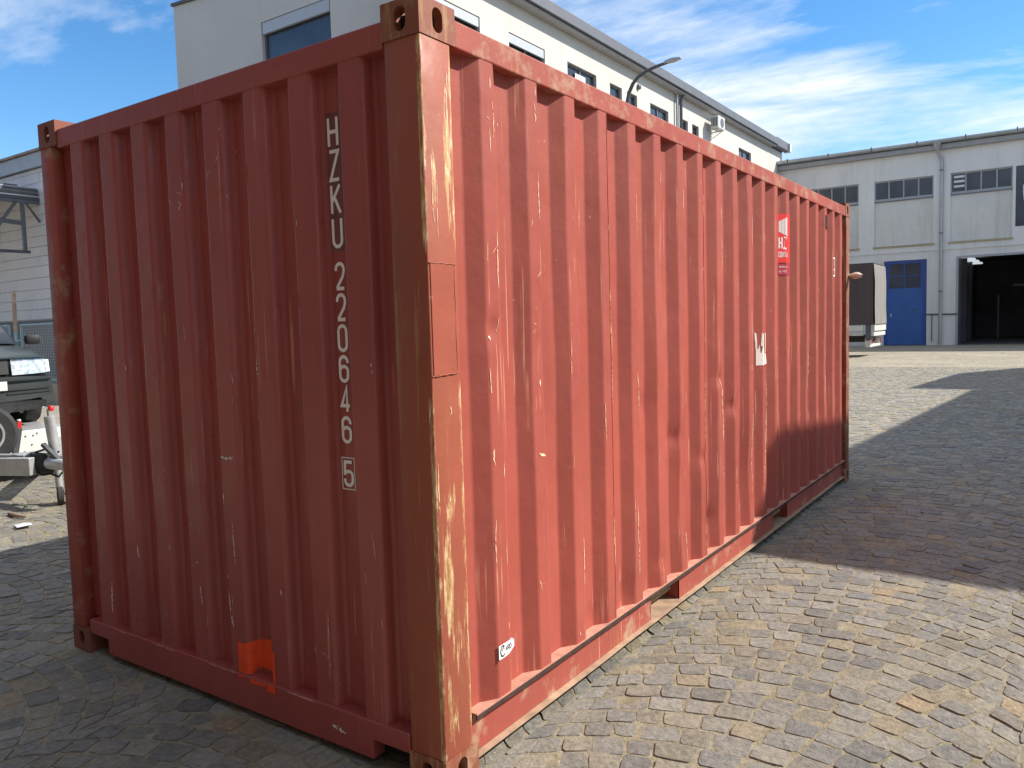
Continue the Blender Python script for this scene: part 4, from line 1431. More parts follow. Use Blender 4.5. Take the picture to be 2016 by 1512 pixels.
def window_x(par, a, b, lo, hi, blind, face=WX):
    fr = MB(); d = face - 0.16; f_ = 0.07
    fr.box(d, d + 0.07, a, a + f_, lo, hi); fr.box(d, d + 0.07, b - f_, b, lo, hi)
    fr.box(d, d + 0.07, a + f_, b - f_, lo, lo + f_); fr.box(d, d + 0.07, a + f_, b - f_, hi - f_, hi)
    if b - a > 1.2:
        c = (a + b) / 2
        fr.box(d, d + 0.07, c - 0.035, c + 0.035, lo + f_, hi - f_)
    win = fr.build('window', M['frame_dark'], par)
    MB().box(d + 0.02, d + 0.035, a + f_, b - f_, lo + f_, hi - f_).build('pane', M['glass_clear'], win)
    if blind:
        MB().box(d + 0.075, d + 0.14, a + 0.03, b - 0.03, hi - 0.26, hi - 0.02).build('blind_box', M['blind'], win)
    MB().box(face - 0.05, face + 0.05, a - 0.03, b + 0.03, lo - 0.05, lo - 0.002).build('sill', M['sill_dark'], win)
    return win


for a, b, bl in WIN:
    wn = window_x(WB, a, b, 8.0, 9.62, bl)
    if 19 < a < 21:
        MB().box(WX - 0.085, WX - 0.075, 20.35, 21.0, 8.1, 9.42).build('curtain', M['palebit'], wn)
for a, b, lo, hi in low:
    window_x(WB, a, b, lo, hi, False)
fr = MB()
fr.box(-16.42, -16.35, 12.70, 12.77, 8.1, 9.98); fr.box(-13.79, -13.72, 12.70, 12.77, 8.1, 9.98); fr.box(-16.35, -13.79, 12.70, 12.77, 8.1, 8.17); fr.box(-16.35, -13.79, 12.70, 12.77, 9.91, 9.98)
wn = fr.build('window', M['frame_dark'], WB)
MB().box(-16.35, -13.79, 12.73, 12.745, 8.17, 9.91).build('pane', M['glass'], wn)
MB().box(-16.38, -13.76, 12.61, 12.695, 9.66, 9.96).build('blind_box', M['blind'], wn)
MB().tube([(WX + 0.09, 28.02, 0), (WX + 0.09, 28.02, 10.46)], 0.05, 8).build('downpipe', M['gutter'], WB, smooth=True)
MB().tube([(WX + 0.09, 28.42, 0), (WX + 0.09, 28.42, 10.3), (WX + 0.30, 28.42, 10.56)], 0.065, 8).build('downpipe', M['steel_mid'], WB, smooth=True)
MB().lathe([(0.10, 0), (0.10, 0.08), (0.05, 0.11)], (WX, 24.72, 9.96), (1, 0, 0), 12).build('wall_sensor', M['steel_mid'], WB)
# air conditioner hung on the wall
AC = thing('air_conditioner', 'white air conditioner unit hung high on the white building wall', 'air conditioner', (-10.6, 32.0, 9.6))
ax0, ax1, ay0, ay1, az0, az1 = -10.80, -10.46, 31.35, 32.15, 9.68, 10.20
MB().box(ax0, ax1, ay0, ay1, az0, az1).build('casing', M['white_metal'], AC, bevel=0.02)
MB().lathe([(0.20, 0), (0.20, 0.012), (0.05, 0.014)], (ax1, 31.80, 9.94), (1, 0, 0), 20).build('fan_grille', M['steel_mid'], AC)
for i in range(4):
    y = ay0 - 0.006
    MB().box(ax0 + 0.04 + i * 0.07, ax0 + 0.075 + i * 0.07, y - 0.004, y + 0.004, az0 + 0.08, az1 - 0.08).build('side_slot', M['steel_dark'], AC)
for y in (31.5, 32.0):
    mb = MB().bar((-11.0, y, 9.65), (-10.48, y, 9.65), 0.035, 0.04); mb.bar((-10.98, y, 9.4), (-10.55, y, 9.63), 0.025, 0.025)
    mb.build('bracket', M['white_metal'], AC)

# street lamp
SL = thing('street_lamp', 'tall thin grey street lamp with curved arm behind the red container', 'street lamp', (-6.2, 14, 0))
MB().tube([(-6.2, 14, 0), (-6.2, 14, 5.9)], [0.075, 0.05], 12).build('pole', M['steel_mid'], SL, smooth=True)
MB().tube([(-6.2, 14, 5.9), (-6.185, 14, 6.25), (-6.12, 14, 6.50), (-6.03, 14, 6.67), (-5.90, 14, 6.79), (-5.68, 14, 6.88), (-5.45, 14, 6.925), (-5.24, 14, 6.95)], [0.048, 0.045, 0.042, 0.04, 0.038, 0.036, 0.034, 0.032], 10).build('arm', M['steel_mid'], SL, smooth=True)
mb = MB()
mb.add([(-5.30, 13.95, 6.93), (-5.30, 14.05, 6.93), (-5.10, 14.09, 6.945), (-4.92, 14.04, 6.965), (-4.92, 13.96, 6.965), (-5.10, 13.91, 6.945), (-5.30, 13.96, 6.985), (-5.30, 14.04, 6.985), (-5.10, 14.07, 7.01), (-4.92, 14.03, 6.995), (-4.92, 13.97, 6.995), (-5.10, 13.93, 7.01)],
       [(0, 5, 4, 3, 2, 1), (6, 7, 8, 9, 10, 11), (0, 1, 7, 6), (1, 2, 8, 7), (2, 3, 9, 8), (3, 4, 10, 9), (4, 5, 11, 10), (5, 0, 6, 11)])
mb.build('lamp_head', M['galv'], SL, bevel=0.008)
MB().lathe([(0.16, 0), (0.16, 0.02), (0.08, 0.04)], (-6.2, 14, 0.0), (0, 0, 1), 12).build('base_plate', M['steel_mid'], SL)

# ------------------------------------------------------------------ hall at the end of the yard
HL = thing('industrial_hall', 'grey two-storey industrial hall closing the far end of the yard', 'building', (0, 48, 0))
HY = 42.0
HW = [(-12.6, -9.7), (-9.65, -7.0), (-6.26, -3.6), (-2.88, -0.34)]
HW = [(-9.65, -7.0), (-6.26, -3.6), (-2.88, -0.34)]
hops = [(a, b, 5.0, 8.25) for a, b in HW] + [(-0.22, 2.6, 5.47, 8.23), (3.2, 6.0, 5.0, 8.25), (-5.80, -3.86, 0.0, 4.24), (-2.5, 3.6, 0.0, 4.18)]
mb = MB()
wall_openings(mb, 'y', HY, -13.0, 14.0, 0, 9.62, hops, 0.16)
for q in (((-13, HY, 0), (-13, 60, 0), (-13, 60, 9.62), (-13, HY, 9.62)), ((14, HY, 0), (14, 60, 0), (14, 60, 9.62), (14, HY, 9.62)), ((-13, 60, 0), (14, 60, 0), (14, 60, 9.62), (-13, 60, 9.62))):
    mb.quad(*q)
mb.build('wall', M['grey_plaster'], HL)
rf = MB()
rf.add([(-13.3, HY - 0.35, 9.72), (14.3, HY - 0.35, 9.72), (14.3, 60.3, 10.6), (-13.3, 60.3, 10.6), (-13.3, HY - 0.35, 9.64), (14.3, HY - 0.35, 9.64), (14.3, 60.3, 10.5), (-13.3, 60.3, 10.5)],
       [(0, 1, 2, 3), (4, 7, 6, 5), (0, 4, 5, 1), (1, 5, 6, 2), (2, 6, 7, 3), (3, 7, 4, 0)])
ro = rf.build('roof', M['fascia'], HL)
MB().box(-13.2, 14.2, HY - 0.30, HY - 0.004, 9.40, 9.635).build('cornice', M['soffit'], HL, bevel=0.02)
mb = MB()
gut = [(HY - 0.50, 9.86), (HY - 0.51, 9.76), (HY - 0.47, 9.70), (HY - 0.41, 9.68), (HY - 0.36, 9.73), (HY - 0.355, 9.88)]
gx = np.linspace(-12.9, 14.2, 15)
mb.add([(x, y, z - 0.004 * i) for i, x in enumerate(gx) for y, z in gut], [(i * 6 + k, i * 6 + k + 1, (i + 1) * 6 + k + 1, (i + 1) * 6 + k) for i in range(14) for k in range(5)])
mb.build('gutter', M['gutter'], ro, smooth=True)
for x in np.arange(-12.5, 14, 2.05):
    MB().box(x, x + 0.05, HY - 0.515, HY - 0.35, 9.70, 9.90).build('gutter_bracket', M['steel_mid'], ro)
for a, b in HW + [(3.2, 6.0)]:
    MB().box(a, b, HY + 0.10, HY + 0.15, 5.0, 7.20).build('wall_panel', M['panel_plaster'], HL)
    d = HY + 0.08
    fr = MB(); f_ = 0.06
    fr.box(a, a + f_, d, d + 0.07, 7.24, 8.25); fr.box(b - f_, b, d, d + 0.07, 7.24, 8.25)
    fr.box(a + f_, b - f_, d, d + 0.07, 8.18, 8.25); fr.box(a + f_, b - f_, d, d + 0.07, 7.24, 7.36)
    for k in (1, 2, 3):
        c = a + (b - a) * k / 4
        fr.box(c - 0.03, c + 0.03, d + 0.005, d + 0.065, 7.36, 8.18)
    wn = fr.build('window', M['frame_grey'], HL)
    for k in range(4):
        MB().box(a + (b - a) * k / 4 + 0.03, a + (b - a) * (k + 1) / 4 - 0.03, d + 0.03, d + 0.045, 7.36, 8.18).build('pane', M['glass'], wn)
    MB().box(a, b, HY + 0.02, HY + 0.155, 7.205, 7.235).build('sill', M['sill_dark'], wn)
    if -3 < a < 0:
        for zz_ in (7.55, 7.78, 8.0):
            MB().box(a + 0.14, a + 0.58, d - 0.02, d + 0.02, zz_, zz_ + 0.10).build('louvre_slat', M['palebit'], wn)
    MB().box(a - 0.05, b + 0.05, HY - 0.06, HY + 0.095, 4.90, 4.985).build('panel_ledge', M['ochre'], HL)
MB().box(-13.0, 14.0, HY - 0.05, HY - 0.003, 4.62, 4.70).build('string_course', M['grey_plaster'], HL)
# dark opening with pale blind at the right
wn = MB().box(-0.22, 2.6, HY + 0.10, HY + 0.14, 5.47, 8.23).build('dark_opening', M['glass'], HL)
mb = MB()
pts = [(0.07, 7.35), (0.06, 7.05), (0.11, 6.6), (0.2, 6.1), (0.55, 5.75), (0.8, 6.4), (0.75, 7.2), (0.45, 7.5)]
mb.extr([(x, HY + 0.06, z) for x, z in pts], (0, 0.03, 0))
mb.build('pale_cover', M['palebit'], wn)
# downpipe with swan neck and hopper
dp = MB().tube([(-3.42, HY - 0.42, 9.66), (-3.40, HY - 0.36, 9.30), (-3.28, HY - 0.12, 9.0), (-3.24, HY - 0.10, 8.8), (-3.25, HY - 0.10, 0.05)], 0.075, 10).build('downpipe', M['gutter'], HL, smooth=True)
MB().lathe([(0.08, 0), (0.20, 0.32)], (-3.42, HY - 0.42, 9.38), (0, 0, 1), 10).build('hopper', M['gutter'], dp)
for z in (8.4, 5.4, 2.6):
    MB().lathe([(0.09, 0), (0.09, 0.06)], (-3.25, HY - 0.10, z), (0, 0, 1), 10).build('pipe_clip', M['steel_mid'], dp)
# blue gate
gt = MB()
gt.box(-5.80, -5.66, HY + 0.03, HY + 0.10, 0.02, 4.24); gt.box(-4.04, -3.86, HY + 0.03, HY + 0.10, 0.02, 4.24); gt.box(-5.66, -4.04, HY + 0.03, HY + 0.10, 4.08, 4.24)
gate = gt.build('blue_gate', M['blue_dark'], HL, label='blue double gate with four panes in its upper part')
lf = MB(); lf.box(-5.66, -4.04, HY + 0.06, HY + 0.11, 0.03, 2.86)
lf.build('gate_leaf', M['blue'], gate)
fr = MB()
fr.box(-5.66, -5.56, HY + 0.05, HY + 0.10, 2.86, 4.08); fr.box(-4.14, -4.04, HY + 0.05, HY + 0.10, 2.86, 4.08); fr.box(-4.90, -4.82, HY + 0.05, HY + 0.10, 2.86, 4.08); fr.box(-5.56, -4.90, HY + 0.055, HY + 0.095, 3.42, 3.47); fr.box(-4.82, -4.14, HY + 0.055, HY + 0.095, 3.42, 3.47)
fr.build('glazing_bars', M['blue_dark'], gate)
for xa, xb in ((-5.56, -4.90), (-4.82, -4.14)):
    for za, zb in ((2.86, 3.42), (3.47, 4.08)):
        MB().box(xa, xb, HY + 0.07, HY + 0.085, za, zb).build('pane', M['glass'], gate)
MB().box(-5.50, -5.44, HY + 0.02, HY + 0.06, 1.45, 1.6).build('handle', M['alu'], gate)
MB().box(-4.5, -4.28, HY + 0.045, HY + 0.06, 1.75, 1.82).build('latch', M['steel_dark'], gate)
# pipe across the pier
MB().tube([(-3.85, HY - 0.05, 1.52), (-2.52, HY - 0.05, 1.50)], 0.035, 8).build('wall_pipe', M['steel_mid'], HL, smooth=True)
MB().tube([(-3.62, HY - 0.04, 1.5), (-3.62, HY - 0.04, 0.2)], 0.02, 6).build('wall_pipe', M['steel_mid'], HL, smooth=True)
# opening surround and dim interior
MB().box(-2.60, -2.5, HY - 0.03, HY + 0.10, 0, 4.28).build('opening_frame', M['frame_grey'], HL)
MB().box(-2.5, 3.6, HY - 0.03, HY + 0.10, 4.18, 4.28).build('opening_frame', M['frame_grey'], HL)
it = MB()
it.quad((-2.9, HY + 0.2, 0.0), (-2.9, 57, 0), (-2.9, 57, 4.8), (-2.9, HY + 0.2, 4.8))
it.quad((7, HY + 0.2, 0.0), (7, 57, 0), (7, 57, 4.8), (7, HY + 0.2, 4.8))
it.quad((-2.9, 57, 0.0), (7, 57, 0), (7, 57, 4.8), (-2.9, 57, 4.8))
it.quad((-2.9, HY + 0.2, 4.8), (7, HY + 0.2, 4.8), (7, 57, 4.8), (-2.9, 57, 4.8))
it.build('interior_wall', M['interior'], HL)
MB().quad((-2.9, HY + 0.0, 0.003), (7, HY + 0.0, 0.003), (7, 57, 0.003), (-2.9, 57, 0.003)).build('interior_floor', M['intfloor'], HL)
for i in range(5):
    y = 43.2 + i * 2.3
    MB().box(-2.85, -2.30, y, y + 0.9, 4.42, 4.50).build('ceiling_light', M['tube'], HL)
MB().box(-0.9, -0.2, 56.6, 56.9, 3.1, 3.25).build('shelf_item', M['palebit'], HL)
MB().box(0.1, 1.5, 56.6, 56.9, 3.1, 3.3).build('shelf_item', M['palebit'], HL)
for i in range(3):
    MB().box(-2.85, -2.6, 44.2 + i * 3, 44.5 + i * 3, 0, 4.8).build('interior_column', M['interior'], HL)
MB().tube([(-1.4, 52, 0), (-1.4, 52, 2.5)], 0.05, 6).build('interior_pole', M['frame_grey'], HL)
# low plinth along the pier foot
MB().box(-13.0, -5.80, HY - 0.04, HY - 0.002, 0, 0.35).build('plinth', M['grey_plaster'], HL)

# ------------------------------------------------------------------ truck
TX, TY = -4.1, 30.0
TK = thing('curtain_truck', 'truck with dark brown curtain side and grey rear flap parked behind the container', 'truck', (-7.5, 31.2, 0))
mb = MB()
for i in range(12):                                        # curtain in shallow folds
    xa = -10.4 + i * (6.28 / 12); xb = xa + 6.28 / 12
    mb.quad((xa, TY + 0.02 * (i % 2), 1.2), (xb, TY + 0.02 * ((i + 1) % 2), 1.2), (xb, TY + 0.02 * ((i + 1) % 2), 3.5), (xa, TY + 0.02 * (i % 2), 3.5))
mb.build('curtain', M['tarp'], TK)
MB().box(-10.4, TX - 0.03, TY + 0.05, TY + 2.40, 1.2, 3.5).build('load_body', M['tarp'], TK)
mb = MB()
n = 12
vs = []
for i in range(n + 1):
    y = TY + 0.02 + 2.40 * i / n
    for z, dxx in ((1.22, 0.03), (1.9, 0.015), (2.8, 0.03), (3.42, 0.0), (3.52, -0.12)):
        vs.append((TX + dxx + 0.018 * math.sin(i * 1.7 + z), y, z))
mb.add(vs, [(i * 5 + k, (i + 1) * 5 + k, (i + 1) * 5 + k + 1, i * 5 + k + 1) for i in range(n) for k in range(4)])
mb.build('rear_flap', M['tarp_grey'], TK, smooth=True)
MB().box(-10.45, TX - 0.35, TY - 0.03, TY + 0.02, 0.98, 1.17).build('side_rail', M['alu'], TK, bevel=0.01)
MB().box(-10.45, TX - 0.35, TY - 0.01, TY + 0.02, 0.80, 0.95).build('side_rail', M['galv'], TK, bevel=0.01)
MB().box(TX - 0.28, TX - 0.10, TY - 0.04, TY + 0.06, 0.62, 1.2).build('corner_stake', M['steel_dark'], TK)
MB().box(TX - 0.06, TX + 0.02, TY + 0.08, TY + 2.40, 0.97, 1.18).build('tailboard', M['white_metal'], TK, bevel=0.01)
MB().box(TX - 0.10, TX + 0.01, TY + 0.02, TY + 2.30, 0.78, 0.92).build('tailboard_sill', M['white_metal'], TK, bevel=0.01)
MB().box(-10.4, TX - 0.25, TY + 0.5, TY + 1.9, 0.55, 0.80).build('chassis', M['chassis'], TK)
bm_ = MB().box(TX - 0.30, TX - 0.14, TY + 0.10, TY + 2.15, 0.36, 0.47).build('rear_bumper', M['white_metal'], TK, bevel=0.015)
for y in (TY + 0.25, TY + 1.85):
    lb = MB().box(TX - 0.32, TX - 0.12, y - 0.15, y + 0.22, 0.48, 0.72).build('tail_light', M['alu'], TK, bevel=0.01)
    MB().box(TX - 0.125, TX - 0.10, y - 0.02, y + 0.12, 0.50, 0.68).build('lens', M['lamp_red'], lb)
for s in (0.35, 1.6):
    MB().bar((TX - 0.25, TY + s + 0.2, 0.45), (TX - 0.35, TY + s + 0.2, 0.8), 0.08, 0.05).build('bumper_bracket', M['steel_dark'], TK)
for x in (-6.1, -9.9):
    for y in (TY + 0.12, TY + 2.0):
        wh = MB().lathe([(0.25, 0), (0.36, 0.02), (0.38, 0.08), (0.38, 0.20), (0.36, 0.26), (0.25, 0.28)], (x, y, 0.38), (0, 1, 0), 24).build('wheel', M['rubber'], TK, smooth=40)
        MB().lathe([(0.22, -0.005), (0.22, 0.285)], (x, y, 0.38), (0, 1, 0), 16).build('rim', M['rim'], wh)
MB().prism([(-12.5, TY + 0.15), (-10.55, TY + 0.15), (-10.55, TY + 2.25), (-12.5, TY + 2.25)], 0.55, 2.5).build('cab', M['white_metal'], TK, bevel=0.12, smooth=40)

# ------------------------------------------------------------------ left building with steel canopy
LB = thing('side_building', 'grey building with horizontal wall boards and a steel canopy at the left', 'building', (-27, 12, 0))
LY = 9.5
mb = MB()
mb.box(-40, -21, LY + 0.05, 20, 0, 6.9)
mb.build('wall', M['left_wall'], LB)
z = 2.14
r_ = random.Random(2)
while z < 6.45:
    h = r_.choice([0.30, 0.34, 0.28])
    x = -40.0
    while x < -21.01:
        l = min(r_.uniform(2.6, 4.2), -21.0 - x)
        o_ = r_.uniform(0, 0.012)
        MB().box(x + 0.004, x + l - 0.004, LY - o_, LY + 0.045, z + 0.012, min(z + h, 6.48)).build('wall_board', M['left_wall'], LB)
        x += l
    z += h
MB().box(-40, -21, LY - 0.02, LY + 0.045, 0, 2.12).build('plinth', M['plinth'], LB)
MB().box(-40.2, -20.9, LY - 0.12, LY + 0.03, 6.50, 6.90).build('fascia', M['frame_grey'], LB)
MB().box(-40.2, -20.8, LY - 0.18, 20.2, 6.91, 6.98).build('roof', M['capmetal'], LB)
CX = -22.8
ca = MB()
for i in range(4):
    zc = 5.62 + i * 0.085
    ca.add([], [])
cano = MB().box(-29.0, CX + 0.02, 5.2, LY - 0.03, 5.80, 5.84).build('canopy_roof', M['steel_mid'], LB)
for i, (zc, hh, mt) in enumerate(((5.56, 0.07, 'steel_dark'), (5.65, 0.035, 'alu'), (5.705, 0.055, 'steel_mid'), (5.78, 0.02, 'galv'), (5.845, 0.04, 'steel_dark'), (5.90, 0.02, 'galv'), (5.935, 0.035, 'steel_dark'))):
    MB().box(CX - 0.1, CX + 0.05 - 0.02 * i, 5.0, LY - 0.03 - (0.5 if i > 5 else 0), zc, zc + hh).build('canopy_edge_beam', M[mt], cano)
for xx in (CX, -26.0, -28.8):
    tr = MB()
    tr.bar((xx, 5.2, 5.50), (xx, LY - 0.03, 5.50), 0.08, 0.10)
    t0 = tr.build('truss', M['steel_mid'], LB)
    MB().bar((xx, 9.02, 5.46), (xx, 9.02, 4.10), 0.09, 0.09, (0, 1, 0)).build('truss_post', M['steel_mid'], t0)
    MB().bar((xx, 8.85, 5.46), (xx, 8.0, 4.25), 0.07, 0.08, (1, 0, 0)).build('truss_brace', M['steel_mid'], t0)
    MB().bar((xx, 9.13, 5.46), (xx, 9.47, 4.95), 0.05, 0.05, (1, 0, 0)).build('truss_brace', M['steel_mid'], t0)
    MB().bar((xx, 5.2, 4.07), (xx, LY - 0.35, 4.07), 0.07, 0.08).build('truss_chord', M['steel_dark'], t0)
    MB().bar((xx, 8.0, 4.95), (xx, 9.0, 4.88), 0.06, 0.12).build('truss_tie', M['steel_mid'], t0)

# ------------------------------------------------------------------ fence on a low wall
MB_ = MB()
n = 30
vs = []
for i in range(n + 1):
    x = -34 + 16.5 * i / n
    h = 0.50 + 0.02 * mnoise.noise((x * 1.3, 0, 0))
    vs += [(x, 7.30, -0.02), (x, 7.29 + 0.01 * mnoise.noise((x * 2, 1, 0)), h), (x, 7.52, h), (x, 7.52, -0.02)]
MB_.add(vs, [(4 * i + k, 4 * i + k + 1, 4 * i + 5 + k, 4 * i + 4 + k) for i in range(n) for k in range(3)] + [(0, 1, 2, 3), (4 * n + 3, 4 * n + 2, 4 * n + 1, 4 * n)])
lw = MB_.build('low_wall', M['concrete'])
lw['label'] = 'low stained concrete wall under the wire mesh fence'; lw['category'] = 'wall'
FN = thing('mesh_fence', 'wire mesh fence with light blue frames standing on the low concrete wall', 'fence', (-22, 7.4, 0.5))
for x0, x1 in ((-26.9, -23.95), (-23.3, -20.33), (-19.71, -16.9)):
    fr = MB()
    for a, b in (((x0, 7.4, 0.56), (x1, 7.4, 0.56)), ((x0, 7.4, 1.93), (x1, 7.4, 1.93)), ((x0, 7.4, 0.56), (x0, 7.4, 1.93)), ((x1, 7.4, 0.56), (x1, 7.4, 1.93))):
        fr.bar(a, b, 0.035, 0.035, (0, 1, 0))
    fr.bar((x0, 7.4, 0.60), (x1, 7.4, 0.60), 0.03, 0.07, (0, 1, 0))
    po = fr.build('mesh_panel', M['lightblue'], FN)
    wr = MB()
    for x in np.arange(x0 + 0.08, x1, 0.082):
        wr.bar((x, 7.4, 0.56), (x, 7.4, 1.93), 0.007, 0.007, (0, 1, 0))
    for z in np.arange(0.66, 1.92, 0.068):
        wr.bar((x0, 7.408, z), (x1, 7.408, z), 0.007, 0.007, (0, 1, 0))
    wm = wr.build('wire_mesh', M['wire'], po); wm['kind'] = 'stuff'
for x in (-23.63, -20.02):
    pp = MB().tube([(x, 7.4, 0.45), (x + 0.02, 7.4, 2.0)], 0.045, 8).build('fence_post', M['lightblue'], FN, smooth=True)
    MB().tube([(x + 0.02, 7.4, 1.75), (x + 0.05, 7.4, 2.80)], 0.05, 8).build('post_top', M['rustpole'], pp, smooth=True)
    MB().bar((x, 7.4, 1.55), (x + 0.3, 7.4, 1.55), 0.03, 0.03).build('hinge', M['lightblue'], pp)

# ------------------------------------------------------------------ trailer with car
TR = thing('car_trailer', 'galvanised car trailer with spare wheel and jockey wheel beside the container', 'trailer', (-9.5, 1.95, 0))
fr = MB()
fr.box(-13.2, -7.75, 1.02, 1.10, 0.34, 0.46); fr.box(-13.2, -7.75, 2.98, 3.06, 0.34, 0.46)
for x in (-7.80, -9.6, -11.4, -13.1):
    fr.box(x, x + 0.08, 1.10, 2.98, 0.34, 0.44)
fr.build('frame', M['galv'], TR, bevel=0.008)
MB().bar((-7.75, 1.06, 0.385), (-6.40, 1.60, 0.385), 0.075, 0.165).build('drawbar', M['galv'], TR, bevel=0.008)
MB().bar((-7.75, 2.60, 0.40), (-6.45, 1.74, 0.41), 0.075, 0.14).build('drawbar', M['galv'], TR, bevel=0.008)
MB().bar((-6.75, 1.22, 0.385), (-6.17, 1.50, 0.385), 0.075, 0.165).build('drawbar_end', M['galv'], TR, bevel=0.008)
MB().box(-6.62, -6.40, 1.50, 1.76, 0.455, 0.47).build('coupling_plate', M['galv'], TR)
bl = MB().tube([(-6.42 + 0.30 * t, 1.60 + 0.03 * t, 0.40) for t in np.linspace(0, 1, 13)], [0.075 + (0.016 if i % 2 else 0) for i in range(13)], 14)
bl.build('rubber_gaiter', M['rubber'], TR, smooth=True)
MB().tube([(-6.14, 1.62, 0.40), (-5.90, 1.64, 0.40), (-5.72, 1.655, 0.385)], [0.055, 0.05, 0.06], 12).build('coupling_head', M['galv'], TR, smooth=True)
MB().bar((-5.98, 1.645, 0.44), (-6.16, 1.60, 0.58), 0.04, 0.03).build('coupling_lever', M['steel_dark'], TR)
jw = MB().tube([(-6.13, 1.70, 0.40), (-6.135, 1.66, 0.84)], 0.047, 12).build('jockey_tube', M['galv'], TR, smooth=True)
MB().tube([(-6.125, 1.705, 0.14), (-6.13, 1.70, 0.42)], 0.032, 10).build('jockey_stem', M['galv'], jw, smooth=True)
for dy in (-0.035, 0.055):
    MB().lathe([(0.03, 0), (0.085, 0.006), (0.085, 0.05), (0.03, 0.056)], (-6.08, 1.69 + dy, 0.085), (0.35, 1, 0), 16).build('jockey_wheel', M['rubber'], jw, smooth=40)
MB().bar((-6.125, 1.705, 0.16), (-6.08, 1.70, 0.085), 0.05, 0.015).build('jockey_fork', M['steel_dark'], jw)
MB().tube([(-6.135, 1.655, 0.84), (-6.135, 1.65, 0.90), (-6.135, 1.69, 0.905)], 0.011, 8).build('jockey_crank', M['steel_mid'], jw)
MB().lathe([(0.012, 0), (0.027, 0.008), (0.03, 0.035), (0.020, 0.05)], (-6.135, 1.675, 0.885), (0, 0.25, 1), 10).build('jockey_knob', M['red_plastic'], jw, smooth=True)
MB().box(-6.20, -6.07, 1.63, 1.74, 0.35, 0.47).build('jockey_clamp', M['steel_mid'], jw, bevel=0.01)
hb = MB().box(-7.73, -7.70, 1.35, 3.06, 0.27, 0.56).build('front_board', M['white_metal'], TR, bevel=0.004)
for y, z in ((2.12, 0.50), (2.2, 0.50), (2.24, 0.52), (2.18, 0.40), (2.1, 0.33), (2.42, 0.50)):
    MB().lathe([(0.009, 0), (0.009, 0.006)], (-7.70, y, z), (1, 0, 0), 8).build('rivet', M['steel_dark'], hb)
MB().box(-13.2, -7.8, 1.06, 3.02, 0.462, 0.475).build('deck', M['alu'], TR)
sw_c = (-6.95, 1.42, 0.655)
sw = MB().lathe([(0.17, 0), (0.26, 0.0), (0.285, 0.03), (0.29, 0.06), (0.285, 0.12), (0.26, 0.15), (0.17, 0.15)], (sw_c[0], sw_c[1], sw_c[2]), (0.93, -0.36, 0.0), 30).build('spare_wheel', M['rubber'], TR, smooth=40)
MB().lathe([(0.165, 0.05), (0.175, 0.152), (0.155, 0.155), (0.12, 0.10), (0.05, 0.115), (0.04, 0.13)], sw_c, (0.93, -0.36, 0.0), 26).build('rim', M['rim'], sw, smooth=30)
st = MB().bar((-6.98, 1.70, 0.42), (-6.93, 1.73, 0.68), 0.05, 0.05, (1, 0, 0)).build('wheel_prop', M['steel_dark'], TR)
MB().bar((-6.93, 1.73, 0.67), (-6.925, 1.735, 0.74), 0.035, 0.035, (1, 0, 0)).build('prop_tip', M['red_plastic'], st)
MB().lathe([(0.016, 0), (0.02, 0.01), (0.016, 0.02)], (-6.925, 1.735, 0.745), (0, 0, 1), 10).build('prop_cap', M['white_metal'], st)
cb = MB().tube([(-6.42, 1.62, 0.33), (-6.30, 1.64, 0.27), (-6.18, 1.66, 0.29), (-6.05, 1.67, 0.27), (-5.95, 1.66, 0.33)], 0.010, 6).build('brake_cable', M['trim'], TR, smooth=True)
MB().tube([(-6.40, 1.58, 0.47), (-6.25, 1.66, 0.52), (-6.08, 1.70, 0.50)], 0.010, 6).build('brake_cable', M['trim'], TR, smooth=True)
MB().box(-6.46, -6.38, 1.55, 1.60, 0.25, 0.33).build('cable_bracket', M['steel_dark'], TR)
for x in (-10.2, -10.9):
    for y in (0.82, 3.08):
        wh = MB().lathe([(0.17, 0), (0.28, 0.0), (0.30, 0.04), (0.30, 0.14), (0.28, 0.18), (0.17, 0.18)], (x, y, 0.30), (0, 1, 0), 24).build('wheel', M['rubber'], TR, smooth=40)
        MB().lathe([(0.165, -0.004), (0.165, 0.184)], (x, y, 0.30), (0, 1, 0), 18).build('rim', M['rim'], wh)
MB().box(-11.35, -9.75, 0.80, 1.01, 0.62, 0.65).build('mudguard', M['galv'], TR, bevel=0.01)
MB().box(-11.35, -9.75, 3.07, 3.28, 0.62, 0.65).build('mudguard', M['galv'], TR, bevel=0.01)

# car on the trailer (local space: X forward, Y to its left, Z up from its wheels)
CR = thing('parked_car', 'dark green hatchback car with pale headlights loaded on the trailer', 'car', (-8.95, 2.20, 0.476), math.radians(-9), local=True)
HWD = 0.83


def section(x, half, z0, z1, zmid, narrow, n=6):
    """half outline of a cross section, mirrored; rounded shoulders"""
    pts = []
    for s in (1, -1):
        side = [(half * 0.93, z0), (half, z0 + 0.12), (half * 1.0, zmid), (half * narrow, z1 - 0.05), (half * narrow * 0.90, z1 - 0.012), (half * narrow * 0.45, z1)]
        side = [(s * a, b) for a, b in side]
        pts += side if s > 0 else side[::-1]
    return [(x, y, z) for y, z in pts]


